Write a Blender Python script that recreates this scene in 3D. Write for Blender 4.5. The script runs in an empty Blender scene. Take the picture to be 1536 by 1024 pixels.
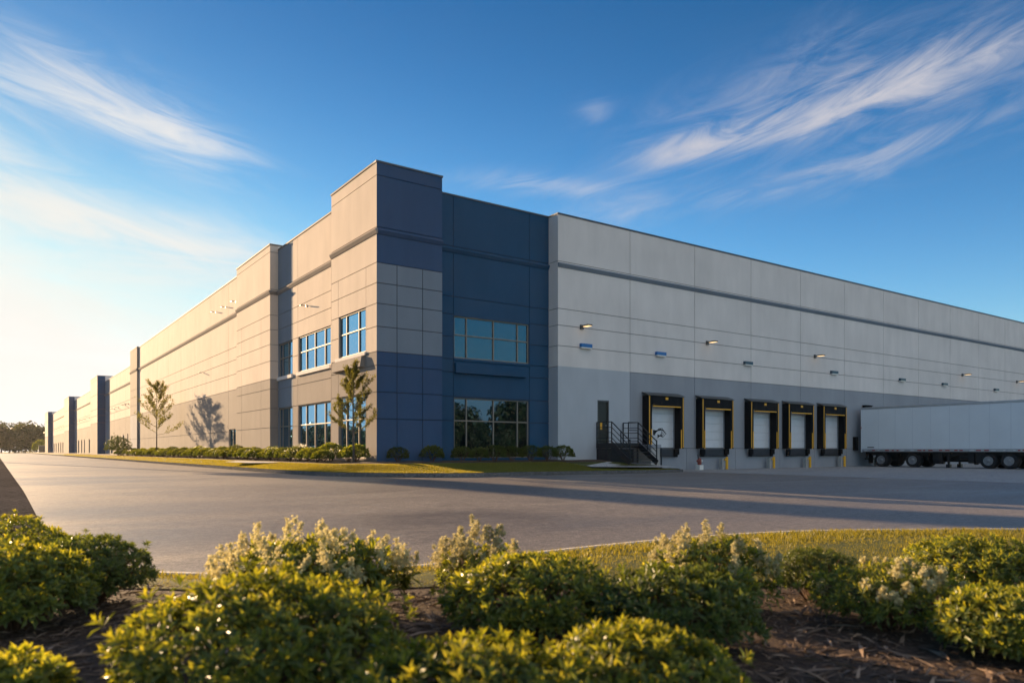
import bpy, bmesh, math, random
from mathutils import Vector, Matrix, noise
R = random.Random(7); HAZE = 0.00009
sc = bpy.context.scene
COL = sc.collection

# ------------------------------------------------------------------ camera frame (used to place things on the ground)
F_PX, HOR, EYE = 1108.0, 676.0, 1.2
A = math.atan(776 / F_PX)
RX = Vector((math.cos(A), -math.sin(A), 0)); FW = Vector((math.sin(A), math.cos(A), 0))
CAM = Vector((-13.98, -30.50, EYE))
def spot(px, depth, z=0.0):
    v = CAM + FW * depth + RX * ((px - 768) / F_PX * depth)
    return Vector((v.x, v.y, z))

# ------------------------------------------------------------------ object helpers
def tag(o, label=None, cat=None, group=None, kind=None):
    if label: o['label'] = label
    if cat: o['category'] = cat
    if group: o['group'] = group
    if kind: o['kind'] = kind
    return o
def empty(name, loc=(0, 0, 0), rz=0.0):
    o = bpy.data.objects.new(name, None); COL.objects.link(o)
    o.location = loc; o.rotation_euler = (0, 0, rz); o.empty_display_size = 0.2
    return o
class MB:
    def __init__(s): s.v = []; s.f = []; s.m = []
    def quad(s, a, b, c, d, m=0):
        n = len(s.v); s.v += [tuple(a), tuple(b), tuple(c), tuple(d)]; s.f.append((n, n+1, n+2, n+3)); s.m.append(m)
    def poly(s, pts, m=0):
        n = len(s.v); s.v += [tuple(p) for p in pts]; s.f.append(tuple(range(n, n+len(pts)))); s.m.append(m)
    def box(s, x0, y0, z0, x1, y1, z1, m=0, bev=0.0):
        x0, x1 = min(x0, x1), max(x0, x1); y0, y1 = min(y0, y1), max(y0, y1); z0, z1 = min(z0, z1), max(z0, z1)
        if bev <= 0:
            n = len(s.v)
            s.v += [(x0,y0,z0),(x1,y0,z0),(x1,y1,z0),(x0,y1,z0),(x0,y0,z1),(x1,y0,z1),(x1,y1,z1),(x0,y1,z1)]
            for f in ((3,2,1,0),(4,5,6,7),(0,1,5,4),(1,2,6,5),(2,3,7,6),(3,0,4,7)):
                s.f.append(tuple(n+i for i in f)); s.m.append(m)
        else:
            bm = bmesh.new(); bmesh.ops.create_cube(bm, size=1)
            for v in bm.verts:
                v.co = Vector(((x0+x1)/2 + v.co.x*(x1-x0), (y0+y1)/2 + v.co.y*(y1-y0), (z0+z1)/2 + v.co.z*(z1-z0)))
            bmesh.ops.bevel(bm, geom=bm.edges[:], offset=bev, segments=2, affect='EDGES', profile=0.5)
            s.add_bm(bm, m)
    def add_bm(s, bm, m=0):
        n = len(s.v); bm.verts.index_update()
        s.v += [tuple(v.co) for v in bm.verts]
        for f in bm.faces: s.f.append(tuple(n+v.index for v in f.verts)); s.m.append(m)
        bm.free()
    def tube(s, pts, rad, seg=8, m=0, cap=True):
        pts = [Vector(p) for p in pts]; rads = rad if isinstance(rad, (list, tuple)) else [rad]*len(pts)
        rings = []; up0 = Vector((0.13, 0.29, 0.95))
        for i, p in enumerate(pts):
            d = (pts[min(i+1, len(pts)-1)] - pts[max(i-1, 0)]).normalized()
            u = d.cross(up0 if abs(d.dot(up0)) < 0.95 else Vector((1, 0, 0))).normalized(); w = d.cross(u)
            n = len(s.v); rings.append(n)
            for k in range(seg):
                t = 2*math.pi*k/seg
                s.v.append(tuple(p + u*(rads[i]*math.cos(t)) + w*(rads[i]*math.sin(t))))
        for a, b in zip(rings, rings[1:]):
            for k in range(seg):
                s.f.append((a+k, a+(k+1) % seg, b+(k+1) % seg, b+k)); s.m.append(m)
        if cap:
            s.f.append(tuple(rings[0]+k for k in reversed(range(seg)))); s.m.append(m)
            s.f.append(tuple(rings[-1]+k for k in range(seg))); s.m.append(m)
    def bar(s, a, b, w, h=None, m=0):
        a, b = Vector(a), Vector(b); h = h or w; d = (b-a).normalized()
        u = d.cross(Vector((0, 0, 1)) if abs(d.z) < 0.99 else Vector((0, 1, 0))).normalized()*(w/2); v = d.cross(u).normalized()*(h/2)
        n = len(s.v)
        for p in (a, b): s.v += [tuple(p-u-v), tuple(p+u-v), tuple(p+u+v), tuple(p-u+v)]
        for f in ((3,2,1,0),(4,5,6,7),(0,1,5,4),(1,2,6,5),(2,3,7,6),(3,0,4,7)): s.f.append(tuple(n+i for i in f)); s.m.append(m)
    def lathe(s, prof, c, axis='z', seg=24, m=0):
        rings = []
        for (r, h) in prof:
            n = len(s.v); rings.append(n)
            for k in range(seg):
                t = 2*math.pi*k/seg; a, b = r*math.cos(t), r*math.sin(t)
                s.v.append((c[0]+a, c[1]+b, c[2]+h) if axis == 'z' else ((c[0]+h, c[1]+a, c[2]+b) if axis == 'x' else (c[0]+a, c[1]+h, c[2]+b)))
        for a, b in zip(rings, rings[1:]):
            for k in range(seg): s.f.append((a+k, a+(k+1) % seg, b+(k+1) % seg, b+k)); s.m.append(m)
        s.f.append(tuple(rings[0]+k for k in reversed(range(seg)))); s.m.append(m)
        s.f.append(tuple(rings[-1]+k for k in range(seg))); s.m.append(m)
    def build(s, name, mats, parent=None, smooth=False):
        me = bpy.data.meshes.new(name); me.from_pydata(s.v, [], s.f)
        if not isinstance(mats, (list, tuple)): mats = [mats]
        for mt in mats: me.materials.append(mt)
        if len(mats) > 1: me.polygons.foreach_set('material_index', s.m)
        if smooth: me.polygons.foreach_set('use_smooth', [True]*len(s.f))
        me.update()
        o = bpy.data.objects.new(name, me); COL.objects.link(o)
        if parent: o.parent = parent
        return o
def copy_tree(o, parent=None):
    c = o.copy(); COL.objects.link(c)
    if parent: c.parent = parent
    for ch in list(o.children): copy_tree(ch, c)
    return c

# ------------------------------------------------------------------ materials
def new_mat(name):
    m = bpy.data.materials.new(name); m.use_nodes = True
    nt = m.node_tree; return m, nt, nt.nodes['Principled BSDF']
def N(nt, t, **kw):
    n = nt.nodes.new(t)
    for k, v in kw.items():
        if k.startswith('i_'): n.inputs[k[2:].replace('_', ' ')].default_value = v
        else: setattr(n, k, v)
    return n
def ramp(nt, stops):
    n = nt.nodes.new('ShaderNodeValToRGB'); el = n.color_ramp.elements
    while len(el) < len(stops): el.new(0.5)
    for e, (p, c) in zip(el, stops): e.position = p; e.color = (*c, 1) if len(c) == 3 else c
    return n
def plain(name, col, rough=0.6, metal=0.0, spec=0.5, var=0.06, scale=3.0, bump=0.0, bscale=40.0, emit=None, estr=0.0):
    m, nt, b = new_mat(name); L = nt.links.new
    tc = N(nt, 'ShaderNodeTexCoord')
    n = N(nt, 'ShaderNodeTexNoise'); n.inputs['Scale'].default_value = scale; n.inputs['Detail'].default_value = 5
    L(tc.outputs['Object'], n.inputs['Vector'])
    r = ramp(nt, [(0.25, tuple(c*(1-var) for c in col)), (0.75, tuple(min(1, c*(1+var)) for c in col))])
    L(n.outputs['Fac'], r.inputs['Fac']); L(r.outputs['Color'], b.inputs['Base Color'])
    b.inputs['Roughness'].default_value = rough; b.inputs['Metallic'].default_value = metal; b.inputs['Specular IOR Level'].default_value = spec
    if bump:
        n2 = N(nt, 'ShaderNodeTexNoise'); n2.inputs['Scale'].default_value = bscale; n2.inputs['Detail'].default_value = 3
        L(tc.outputs['Object'], n2.inputs['Vector'])
        bp = N(nt, 'ShaderNodeBump'); bp.inputs['Strength'].default_value = bump; bp.inputs['Distance'].default_value = 0.02
        L(n2.outputs['Fac'], bp.inputs['Height']); L(bp.outputs['Normal'], b.inputs['Normal'])
    if emit: b.inputs['Emission Color'].default_value = (*emit, 1); b.inputs['Emission Strength'].default_value = estr
    return m
def painted_concrete(name, col, var=0.10, rough=0.75):
    m, nt, b = new_mat(name); L = nt.links.new
    g = N(nt, 'ShaderNodeNewGeometry')
    mp = N(nt, 'ShaderNodeMapping'); mp.inputs['Scale'].default_value = (0.55, 0.55, 0.14)      # faint vertical rain streaks
    L(g.outputs['Position'], mp.inputs['Vector'])
    n1 = N(nt, 'ShaderNodeTexNoise'); n1.inputs['Scale'].default_value = 2.2; n1.inputs['Detail'].default_value = 7; n1.inputs['Roughness'].default_value = 0.6
    L(mp.outputs['Vector'], n1.inputs['Vector'])
    n2 = N(nt, 'ShaderNodeTexNoise'); n2.inputs['Scale'].default_value = 0.35; n2.inputs['Detail'].default_value = 6
    L(g.outputs['Position'], n2.inputs['Vector'])
    ad = N(nt, 'ShaderNodeMath', operation='ADD'); L(n1.outputs['Fac'], ad.inputs[0]); L(n2.outputs['Fac'], ad.inputs[1])
    ml = N(nt, 'ShaderNodeMath', operation='MULTIPLY'); L(ad.outputs[0], ml.inputs[0]); ml.inputs[1].default_value = 0.5
    r = ramp(nt, [(0.32, tuple(c*(1-var) for c in col)), (0.68, tuple(min(1, c*(1+var)) for c in col))])
    L(ml.outputs[0], r.inputs['Fac']); L(r.outputs['Color'], b.inputs['Base Color'])
    b.inputs['Roughness'].default_value = 0.9; b.inputs['Specular IOR Level'].default_value = 0.10
    n3 = N(nt, 'ShaderNodeTexNoise'); n3.inputs['Scale'].default_value = 1.3; n3.inputs['Detail'].default_value = 9; n3.inputs['Roughness'].default_value = 0.65
    L(g.outputs['Position'], n3.inputs['Vector'])
    bp = N(nt, 'ShaderNodeBump'); bp.inputs['Strength'].default_value = 0.10; bp.inputs['Distance'].default_value = 0.03
    L(n3.outputs['Fac'], bp.inputs['Height']); L(bp.outputs['Normal'], b.inputs['Normal'])
    return m
M = {}
M['wall_light'] = painted_concrete('painted wall light grey', (0.74, 0.68, 0.64))
M['wall_beige'] = painted_concrete('painted wall beige grey', (0.62, 0.53, 0.45))  # the light grey paint with warm sun put into its colour
M['wall_mid'] = painted_concrete('painted wall mid grey', (0.32, 0.335, 0.365))
M['wall_warm'] = painted_concrete('painted wall warm grey', (0.275, 0.245, 0.225))
M['wall_pale_blue'] = painted_concrete('painted wall pale blue grey', (0.47, 0.49, 0.52))
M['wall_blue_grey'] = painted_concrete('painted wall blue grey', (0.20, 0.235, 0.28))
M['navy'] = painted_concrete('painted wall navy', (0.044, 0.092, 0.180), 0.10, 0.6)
M['deep_navy'] = painted_concrete('painted wall deep navy', (0.024, 0.082, 0.160), 0.10, 0.6)
M['joint'] = plain('joint sealant', (0.13, 0.13, 0.135), 0.8)
M['joint_dark'] = plain('joint sealant dark', (0.015, 0.02, 0.035), 0.8)
M['coping'] = plain('coping metal', (0.22, 0.19, 0.16), 0.7, 0.0, spec=0.1)
M['coping_dark'] = plain('coping metal dark', (0.09, 0.10, 0.12), 0.45, 0.3)
M['frame'] = plain('window frame aluminium', (0.24, 0.21, 0.175), 0.6, 0.0, spec=0.2, var=0.03)
M['roof'] = plain('roof membrane', (0.6, 0.6, 0.58), 0.8)
M['black_rubber'] = plain('black rubber', (0.007, 0.007, 0.008), 0.75, spec=0.15, bump=0.15, bscale=20)
M['black_vinyl'] = plain('black vinyl', (0.007, 0.008, 0.010), 0.7, spec=0.15, bump=0.25, bscale=9)
M['yellow'] = plain('safety yellow paint', (0.85, 0.42, 0.02), 0.5, var=0.15, scale=12)
M['door_white'] = plain('white sectional door', (0.72, 0.73, 0.75), 0.45, var=0.04)
M['steel_dark'] = plain('dark painted steel', (0.018, 0.02, 0.024), 0.45, 0.2, var=0.15)
M['leveler'] = plain('leveler steel', (0.045, 0.05, 0.058), 0.5, 0.4, var=0.2)
M['lamp_grey'] = plain('lamp housing', (0.10, 0.10, 0.10), 0.45, 0.4)
M['lamp_lens'] = plain('lamp lens lit', (0.9, 0.8, 0.6), 0.4, emit=(1.0, 0.62, 0.26), estr=0.55)
M['lens_off'] = plain('lamp lens', (0.75, 0.73, 0.68), 0.3)
M['sign_blue'] = plain('blue sign enamel', (0.015, 0.15, 0.42), 0.4, var=0.05)
M['sign_teal'] = plain('teal fixture enamel', (0.02, 0.07, 0.11), 0.4, var=0.05)
M['sign_white'] = plain('white sign enamel', (0.78, 0.76, 0.70), 0.4)
M['trailer_white'] = plain('trailer white panel', (0.86, 0.87, 0.88), 0.35, var=0.04, scale=0.7)
M['trailer_seam'] = plain('trailer seam', (0.77, 0.78, 0.80), 0.4, var=.04)
M['aluminium'] = plain('aluminium', (0.55, 0.56, 0.58), 0.35, 0.7, var=0.1)
M['tape_red'] = plain('red reflective tape', (0.45, 0.03, 0.02), 0.35)
M['tape_white'] = plain('white reflective tape', (0.75, 0.75, 0.74), 0.35)
M['tyre'] = plain('tyre rubber', (0.014, 0.014, 0.015), 0.8, bump=0.2, bscale=30)
M['rim'] = plain('wheel rim', (0.30, 0.31, 0.33), 0.4, 0.6, var=0.25, scale=8)
M['hydrant_red'] = plain('red brown paint', (0.22, 0.05, 0.035), 0.5, var=0.2, scale=15)
M['conc_light'] = plain('light concrete', (0.40, 0.39, 0.37), 0.8, var=0.12, scale=5, bump=0.1)
M['bark'] = plain('bark', (0.075, 0.058, 0.045), 0.9, var=0.3, scale=14, bump=0.5, bscale=30)
M['bark_pale'] = plain('young bark', (0.13, 0.105, 0.085), 0.9, var=0.3, scale=14, bump=0.4, bscale=40)
M['twig'] = plain('twig', (0.10, 0.055, 0.03), 0.85, var=0.3, scale=20)

def glass_mat():
    m, nt, b = new_mat('reflective glazing'); L = nt.links.new
    b.inputs['Base Color'].default_value = (0.003, 0.006, 0.008, 1); b.inputs['Roughness'].default_value = 0.5; b.inputs['Specular IOR Level'].default_value = 0.0
    gl = N(nt, 'ShaderNodeBsdfGlossy'); gl.inputs['Roughness'].default_value = 0.015
    gl.inputs['Color'].default_value = (0.20, 0.46, 0.72, 1)
    g = N(nt, 'ShaderNodeNewGeometry'); n = N(nt, 'ShaderNodeTexNoise'); n.inputs['Scale'].default_value = 0.6; n.inputs['Detail'].default_value = 1
    L(g.outputs['Position'], n.inputs['Vector'])
    bp = N(nt, 'ShaderNodeBump'); bp.inputs['Strength'].default_value = 0.06; bp.inputs['Distance'].default_value = 0.02
    L(n.outputs['Fac'], bp.inputs['Height']); L(bp.outputs['Normal'], gl.inputs['Normal'])
    lw = N(nt, 'ShaderNodeFresnel'); lw.inputs['IOR'].default_value = 1.9
    ma = N(nt, 'ShaderNodeMath', operation='MULTIPLY_ADD'); L(lw.outputs[0], ma.inputs[0]); ma.inputs[1].default_value = 0.78; ma.inputs[2].default_value = 0.11
    mx = N(nt, 'ShaderNodeMixShader'); L(ma.outputs[0], mx.inputs['Fac']); L(b.outputs[0], mx.inputs[1]); L(gl.outputs[0], mx.inputs[2])
    L(mx.outputs[0], nt.nodes['Material Output'].inputs['Surface'])
    return m
M['glass'] = glass_mat()

def asphalt(name, dark, light, rough=0.62, tint=0.5, bump=0.35, crack=0.0):
    m, nt, b = new_mat(name); L = nt.links.new
    g = N(nt, 'ShaderNodeNewGeometry')
    n1 = N(nt, 'ShaderNodeTexNoise'); n1.inputs['Scale'].default_value = 42; n1.inputs['Detail'].default_value = 5; n1.inputs['Roughness'].default_value = 0.8
    L(g.outputs['Position'], n1.inputs['Vector'])
    mp = N(nt, 'ShaderNodeMapping'); mp.inputs['Scale'].default_value = (0.16, 0.5, 1); mp.inputs['Rotation'].default_value = (0, 0, 0.5)
    L(g.outputs['Position'], mp.inputs['Vector'])
    n2 = N(nt, 'ShaderNodeTexNoise'); n2.inputs['Scale'].default_value = 0.8; n2.inputs['Detail'].default_value = 7; n2.inputs['Roughness'].default_value = 0.6; n2.inputs['Distortion'].default_value = 0.6
    L(mp.outputs['Vector'], n2.inputs['Vector'])
    r = ramp(nt, [(0.3, dark), (0.7, light)]); L(n2.outputs['Fac'], r.inputs['Fac'])
    r2 = ramp(nt, [(0.36, (0.25, 0.25, 0.26)), (0.51, (1, 1, 1)), (0.64, (2.4, 2.35, 2.3))]); L(n1.outputs['Fac'], r2.inputs['Fac'])
    mx = N(nt, 'ShaderNodeMix', data_type='RGBA', blend_type='MULTIPLY'); mx.inputs[0].default_value = 0.8
    L(r.outputs['Color'], mx.inputs[6]); L(r2.outputs['Color'], mx.inputs[7])
    n4 = N(nt, 'ShaderNodeTexNoise'); n4.inputs['Scale'].default_value = 7.5; n4.inputs['Detail'].default_value = 9; n4.inputs['Roughness'].default_value = 0.82; L(g.outputs['Position'], n4.inputs['Vector'])
    r4 = ramp(nt, [(0.34, (0.50, 0.50, 0.51)), (0.5, (1, 1, 1)), (0.66, (1.65, 1.63, 1.6))]); L(n4.outputs['Fac'], r4.inputs['Fac'])
    n5 = N(nt, 'ShaderNodeTexVoronoi', feature='DISTANCE_TO_EDGE'); n5.inputs['Scale'].default_value = 0.16
    nw = N(nt, 'ShaderNodeMix', data_type='VECTOR'); nw.inputs[0].default_value = .18; n6 = N(nt, 'ShaderNodeTexNoise'); n6.inputs['Scale'].default_value = .8; n6.inputs['Detail'].default_value = 6; L(g.outputs['Position'], n6.inputs['Vector'])
    L(g.outputs['Position'], nw.inputs[4]); vs_ = N(nt, 'ShaderNodeVectorMath', operation='SCALE'); vs_.inputs[3].default_value = 9.0; L(n6.outputs['Color'], vs_.inputs[0]); L(vs_.outputs[0], nw.inputs[5]); L(nw.outputs[1], n5.inputs['Vector'])
    r5 = ramp(nt, [(0.0, (0.62, 0.61, 0.60)), (0.0022, (0.8, 0.8, 0.8)), (0.004, (1, 1, 1))]); L(n5.outputs['Distance'], r5.inputs['Fac'])      # hairline cracks
    mx4 = N(nt, 'ShaderNodeMix', data_type='RGBA', blend_type='MULTIPLY'); mx4.inputs[0].default_value = 1.0; L(mx.outputs[2], mx4.inputs[6]); L(r4.outputs['Color'], mx4.inputs[7])
    mx5 = N(nt, 'ShaderNodeMix', data_type='RGBA', blend_type='MULTIPLY'); mx5.inputs[0].default_value = crack; L(mx4.outputs[2], mx5.inputs[6]); L(r5.outputs['Color'], mx5.inputs[7])
    L(mx5.outputs[2], b.inputs['Base Color'])
    rr = ramp(nt, [(0.3, (max(0.3, rough-0.16),)*3), (0.7, (rough+0.1,)*3)]); L(n2.outputs['Fac'], rr.inputs['Fac']); L(rr.outputs['Color'], b.inputs['Roughness'])
    b.inputs['Specular IOR Level'].default_value = tint
    bp = N(nt, 'ShaderNodeBump'); bp.inputs['Strength'].default_value = bump; bp.inputs['Distance'].default_value = 0.012
    L(n1.outputs['Fac'], bp.inputs['Height']); L(bp.outputs['Normal'], b.inputs['Normal'])
    return m
M['asphalt'] = asphalt('asphalt', (0.130, 0.113, 0.101), (0.178, 0.156, 0.140), 0.52, 0.45, crack=.8)
M['asphalt_old'] = asphalt('old dark asphalt', (0.075, 0.067, 0.06), (0.115, 0.102, 0.092), 0.95, 0.0, crack=.8)  # older asphalt beyond the seam, with shade also put into its colour
M['apron'] = asphalt('concrete apron', (0.23, 0.23, 0.23), (0.31, 0.305, 0.295), 0.75, 0.3, 0.12)
M['kerb_dark'] = asphalt('weathered kerb', (0.085, 0.084, 0.083), (0.125, 0.122, 0.12), 0.95, 0.0, 0.2)  # darker copy of the kerb concrete, shade put into its colour
M['kerb'] = asphalt('kerb concrete', (0.33, 0.32, 0.30), (0.44, 0.42, 0.39), 0.8, 0.3, 0.2)
M['path'] = asphalt('path concrete', (0.33, 0.32, 0.31), (0.42, 0.41, 0.39), 0.8, 0.3, 0.12)

def leaf_mat(name, c0, c1, c2, trans=0.35, rough=0.42, tcol=None):
    m, nt, b = new_mat(name); L = nt.links.new
    g = N(nt, 'ShaderNodeNewGeometry')
    r = ramp(nt, [(0.0, c0), (0.55, c1), (1.0, c2)]); L(g.outputs['Random Per Island'], r.inputs['Fac'])
    oi = N(nt, 'ShaderNodeObjectInfo')
    hv = N(nt, 'ShaderNodeHueSaturation'); mr = N(nt, 'ShaderNodeMapRange'); L(oi.outputs['Random'], mr.inputs[0]); mr.inputs[3].default_value = 0.85; mr.inputs[4].default_value = 1.15
    L(mr.outputs[0], hv.inputs['Value']); L(r.outputs['Color'], hv.inputs['Color'])
    L(hv.outputs['Color'], b.inputs['Base Color']); b.inputs['Roughness'].default_value = rough; b.inputs['Specular IOR Level'].default_value = 0.4
    t = N(nt, 'ShaderNodeBsdfTranslucent')
    tm = N(nt, 'ShaderNodeMix', data_type='RGBA', blend_type='MULTIPLY'); tm.inputs[0].default_value = 1.0
    L(hv.outputs['Color'], tm.inputs[6]); tm.inputs[7].default_value = (*(tcol or (2.2, 1.9, 0.5)), 1); L(tm.outputs[2], t.inputs['Color'])
    mx = N(nt, 'ShaderNodeMixShader'); mx.inputs[0].default_value = trans
    L(b.outputs[0], mx.inputs[1]); L(t.outputs[0], mx.inputs[2]); L(mx.outputs[0], nt.nodes['Material Output'].inputs['Surface'])
    return m
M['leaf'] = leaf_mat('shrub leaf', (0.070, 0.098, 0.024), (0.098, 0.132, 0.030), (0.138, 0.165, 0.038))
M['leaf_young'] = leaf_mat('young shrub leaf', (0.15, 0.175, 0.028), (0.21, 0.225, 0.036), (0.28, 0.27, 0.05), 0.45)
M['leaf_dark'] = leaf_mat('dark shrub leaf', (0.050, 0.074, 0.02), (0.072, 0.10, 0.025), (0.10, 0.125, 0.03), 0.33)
M['leaf_gold'] = leaf_mat('gold leaf', (0.25, 0.16, 0.03), (0.30, 0.2, 0.04), (0.22, 0.2, 0.05), 0.4)
M['leaf_tree'] = leaf_mat('tree leaf', (0.075, 0.09, 0.034), (0.11, 0.12, 0.045), (0.16, 0.155, 0.055), 0.45)
M['leaf_far'] = leaf_mat('far tree leaf', (0.035, 0.045, 0.018), (0.05, 0.06, 0.024), (0.075, 0.08, 0.03), 0.3)
M['flower'] = leaf_mat('cream flower', (0.50, 0.46, 0.25), (0.60, 0.55, 0.34), (0.42, 0.36, 0.15), 0.4, 0.7, (1.1, 1.05, 0.85))
M['grass'] = leaf_mat('lawn grass', (0.12, 0.125, 0.022), (0.17, 0.165, 0.03), (0.23, 0.20, 0.05), 0.5, 0.5, (2.0, 1.7, 0.4))

def soil_mat(name, c0, c1, c2, sx=28, bump=0.9):
    m, nt, b = new_mat(name); L = nt.links.new
    g = N(nt, 'ShaderNodeNewGeometry')
    mp = N(nt, 'ShaderNodeMapping'); mp.inputs['Scale'].default_value = (1, 0.35, 1); mp.inputs['Rotation'].default_value = (0, 0, 0.6); L(g.outputs['Position'], mp.inputs['Vector'])
    n = N(nt, 'ShaderNodeTexNoise'); n.inputs['Scale'].default_value = sx; n.inputs['Detail'].default_value = 6; n.inputs['Roughness'].default_value = 0.75; n.inputs['Distortion'].default_value = 1.0
    L(mp.outputs['Vector'], n.inputs['Vector'])
    r = ramp(nt, [(0.3, c0), (0.55, c1), (0.78, c2)]); L(n.outputs['Fac'], r.inputs['Fac']); L(r.outputs['Color'], b.inputs['Base Color'])
    b.inputs['Roughness'].default_value = 0.9; b.inputs['Specular IOR Level'].default_value = 0.2
    bp = N(nt, 'ShaderNodeBump'); bp.inputs['Strength'].default_value = bump; bp.inputs['Distance'].default_value = 0.03
    L(n.outputs['Fac'], bp.inputs['Height']); L(bp.outputs['Normal'], b.inputs['Normal'])
    return m
M['mulch'] = soil_mat('bark mulch', (0.042, 0.028, 0.02), (0.10, 0.068, 0.048), (0.20, 0.14, 0.10))
M['chip'] = leaf_mat('mulch chip', (0.07, 0.046, 0.032), (0.16, 0.108, 0.074), (0.34, 0.24, 0.165), 0.02, 0.8)
M['turf'] = soil_mat('turf soil', (0.05, 0.055, 0.014), (0.085, 0.09, 0.02), (0.12, 0.12, 0.03), 18, 0.5)
M['field'] = soil_mat('rough ground', (0.05, 0.05, 0.02), (0.08, 0.075, 0.03), (0.11, 0.10, 0.05), 0.8, 0.3)

# ------------------------------------------------------------------ ground heights
def sstep(a, b, x):
    t = max(0.0, min(1.0, (x-a)/(b-a))); return t*t*(3-2*t)
def gz(x, y):
    z = 0.22*sstep(-24, -7, y)*(1 - 0.72*sstep(2, 18, x))
    return z + 0.0006*max(0.0, min(240.0, y))*(1 - sstep(2, 18, x))
def sheet(name, xs, ys, mat, dz=0.0, label=None):
    b = MB(); idx = {}
    for j, y in enumerate(ys):
        for i, x in enumerate(xs):
            b.v.append((x, y, gz(x, y)+dz))
    n = len(xs)
    for j in range(len(ys)-1):
        for i in range(n-1):
            b.f.append((j*n+i, j*n+i+1, (j+1)*n+i+1, (j+1)*n+i)); b.m.append(0)
    return tag(b.build(name, mat, smooth=True), kind='structure')
def fr(a, b, n): return [a+(b-a)*i/n for i in range(n+1)]
g = MB(); g.quad((-1400, -1400, -0.35), (1400, -1400, -0.35), (1400, 1400, -0.35), (-1400, 1400, -0.35))
tag(g.build('ground', M['field']), kind='structure')
ysr = fr(-70, -30, 8)+fr(-28, 0, 20)[0:]+fr(4, 60, 12)+fr(80, 300, 10)
sheet('road', fr(-13.4, 17.2, 20), ysr, M['asphalt'])
sheet('old_pavement', fr(-75, -13.4, 10), ysr, M['asphalt_old'], -0.012)
sheet('truck_court', fr(17.2, 140, 30), fr(-70, 0.1, 24), M['apron'])
# far cross road and verge beyond the end of the drive
b = MB(); b.box(-140, 306, -0.3, 30, 330, 0.42); tag(b.build('verge', M['turf']), kind='structure')

# ------------------------------------------------------------------ kerbs, lawn, planting bed by the building
def loft(name, rows, mat, kind='structure', sub=1):
    b = MB(); n = len(rows[0])
    for r in rows: b.v += [tuple(p) for p in r]
    for j in range(len(rows)-1):
        for i in range(n-1):
            b.f.append((j*n+i, j*n+i+1, (j+1)*n+i+1, (j+1)*n+i)); b.m.append(0)
    return tag(b.build(name, mat, smooth=True), kind=kind)
def smooth_line(pts, per=8):
    out = []
    P = [Vector(p) for p in pts]
    for i in range(len(P)-1):
        p0, p1, p2, p3 = P[max(i-1, 0)], P[i], P[i+1], P[min(i+2, len(P)-1)]
        for k in range(per):
            t = k/per
            out.append(0.5*((2*p1)+(-p0+p2)*t+(2*p0-5*p1+4*p2-p3)*t*t+(-p0+3*p1-3*p2+p3)*t**3))
    out.append(P[-1]); return out
def offset_line(line, d):
    out = []
    for i, p in enumerate(line):
        t = (line[min(i+1, len(line)-1)]-line[max(i-1, 0)]); t = Vector((t.x, t.y)).normalized()
        out.append(Vector((p.x - t.y*d, p.y + t.x*d)))
    return out
def kerb(name, line, ztop, w=0.16, drop=0.16, flip=1, mat=None):
    """line: road-side edge; top at ztop(p)."""
    back = offset_line(line, w*flip); rows = [[], [], [], [], []]
    bev = offset_line(line, 0.02*flip)
    for p, q, e in zip(line, back, bev):
        z = ztop(p)
        rows[0].append((p.x, p.y, z-drop-0.1)); rows[1].append((p.x, p.y, z-0.02)); rows[2].append((e.x, e.y, z)); rows[3].append((q.x, q.y, z)); rows[4].append((q.x, q.y, z-0.1))
    return loft(name, rows, mat or M['kerb']), back
K = smooth_line([(-4.3, 300), (-4.2, 200), (-4.0, 120), (-3.9, 60), (-3.85, 28), (-3.8, 12), (-3.85, 3.5), (-3.5, -2.1), (-2.4, -4.6), (-1.0, -6.2), (0.7, -6.95), (3.1, -6.8), (6.1, -6.3), (10, -5.3), (14.0, -4.0), (16.4, -3.2)])
kz = lambda p: gz(p.x, p.y)+0.15
_, KB = kerb('kerb', K, kz, mat=M['kerb_dark'])
# inner edge of lawn (mulch edge) and building line, matched point for point
def inner(p):
    if p.y > 3.5: return Vector((-2.75 - (0.5*sstep(-3, 6, 10-p.y) if p.y < 10 else 0), p.y))
    return None
mul = smooth_line([(-2.7, 300), (-2.7, 200), (-2.7, 120), (-2.7, 60), (-2.75, 28), (-2.9, 12), (-3.0, 3.5), (-2.55, -1.4), (-1.7, -2.5), (-0.6, -2.9), (1.0, -2.6), (3.2, -2.3), (6.1, -2.0), (9.5, -1.8), (12.0, -1.6), (12.6, -1.6)])
wal = smooth_line([(0.6, 300), (0.6, 200), (0.6, 120), (0.6, 60), (0.6, 28), (0.6, 12), (0.6, 3.5), (0.3, 0.6), (0.3, 0.3), (0.4, 0.3), (1.0, 0.3), (3.2, 1.0), (6.1, 1.0), (9.5, 1.0), (12.0, 0.3), (12.6, 0.3)])
def lerp_row(a, b, t, z): return [(p.x+(q.x-p.x)*t, p.y+(q.y-p.y)*t, z(p, q, t)) for p, q in zip(a, b)]
zl = lambda p, q, t: kz(p)-0.01 + (0.64-kz(p))*sstep(0, 1, t)
loft('lawn_base', [lerp_row(KB, mul, t, zl) for t in (0, .2, .4, .6, .8, 1)], M['turf'])
zm = lambda p, q, t: 0.645 + 0.085*math.sin(min(1, t*1.4)*math.pi/2) + 0.02*math.sin(p.y*3.1+p.x*2)*math.sin(t*math.pi)
loft('mulch_bed', [lerp_row(mul, wal, t, zm) for t in (-0.01, .15, .4, .7, 1)], M['mulch'])
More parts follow.
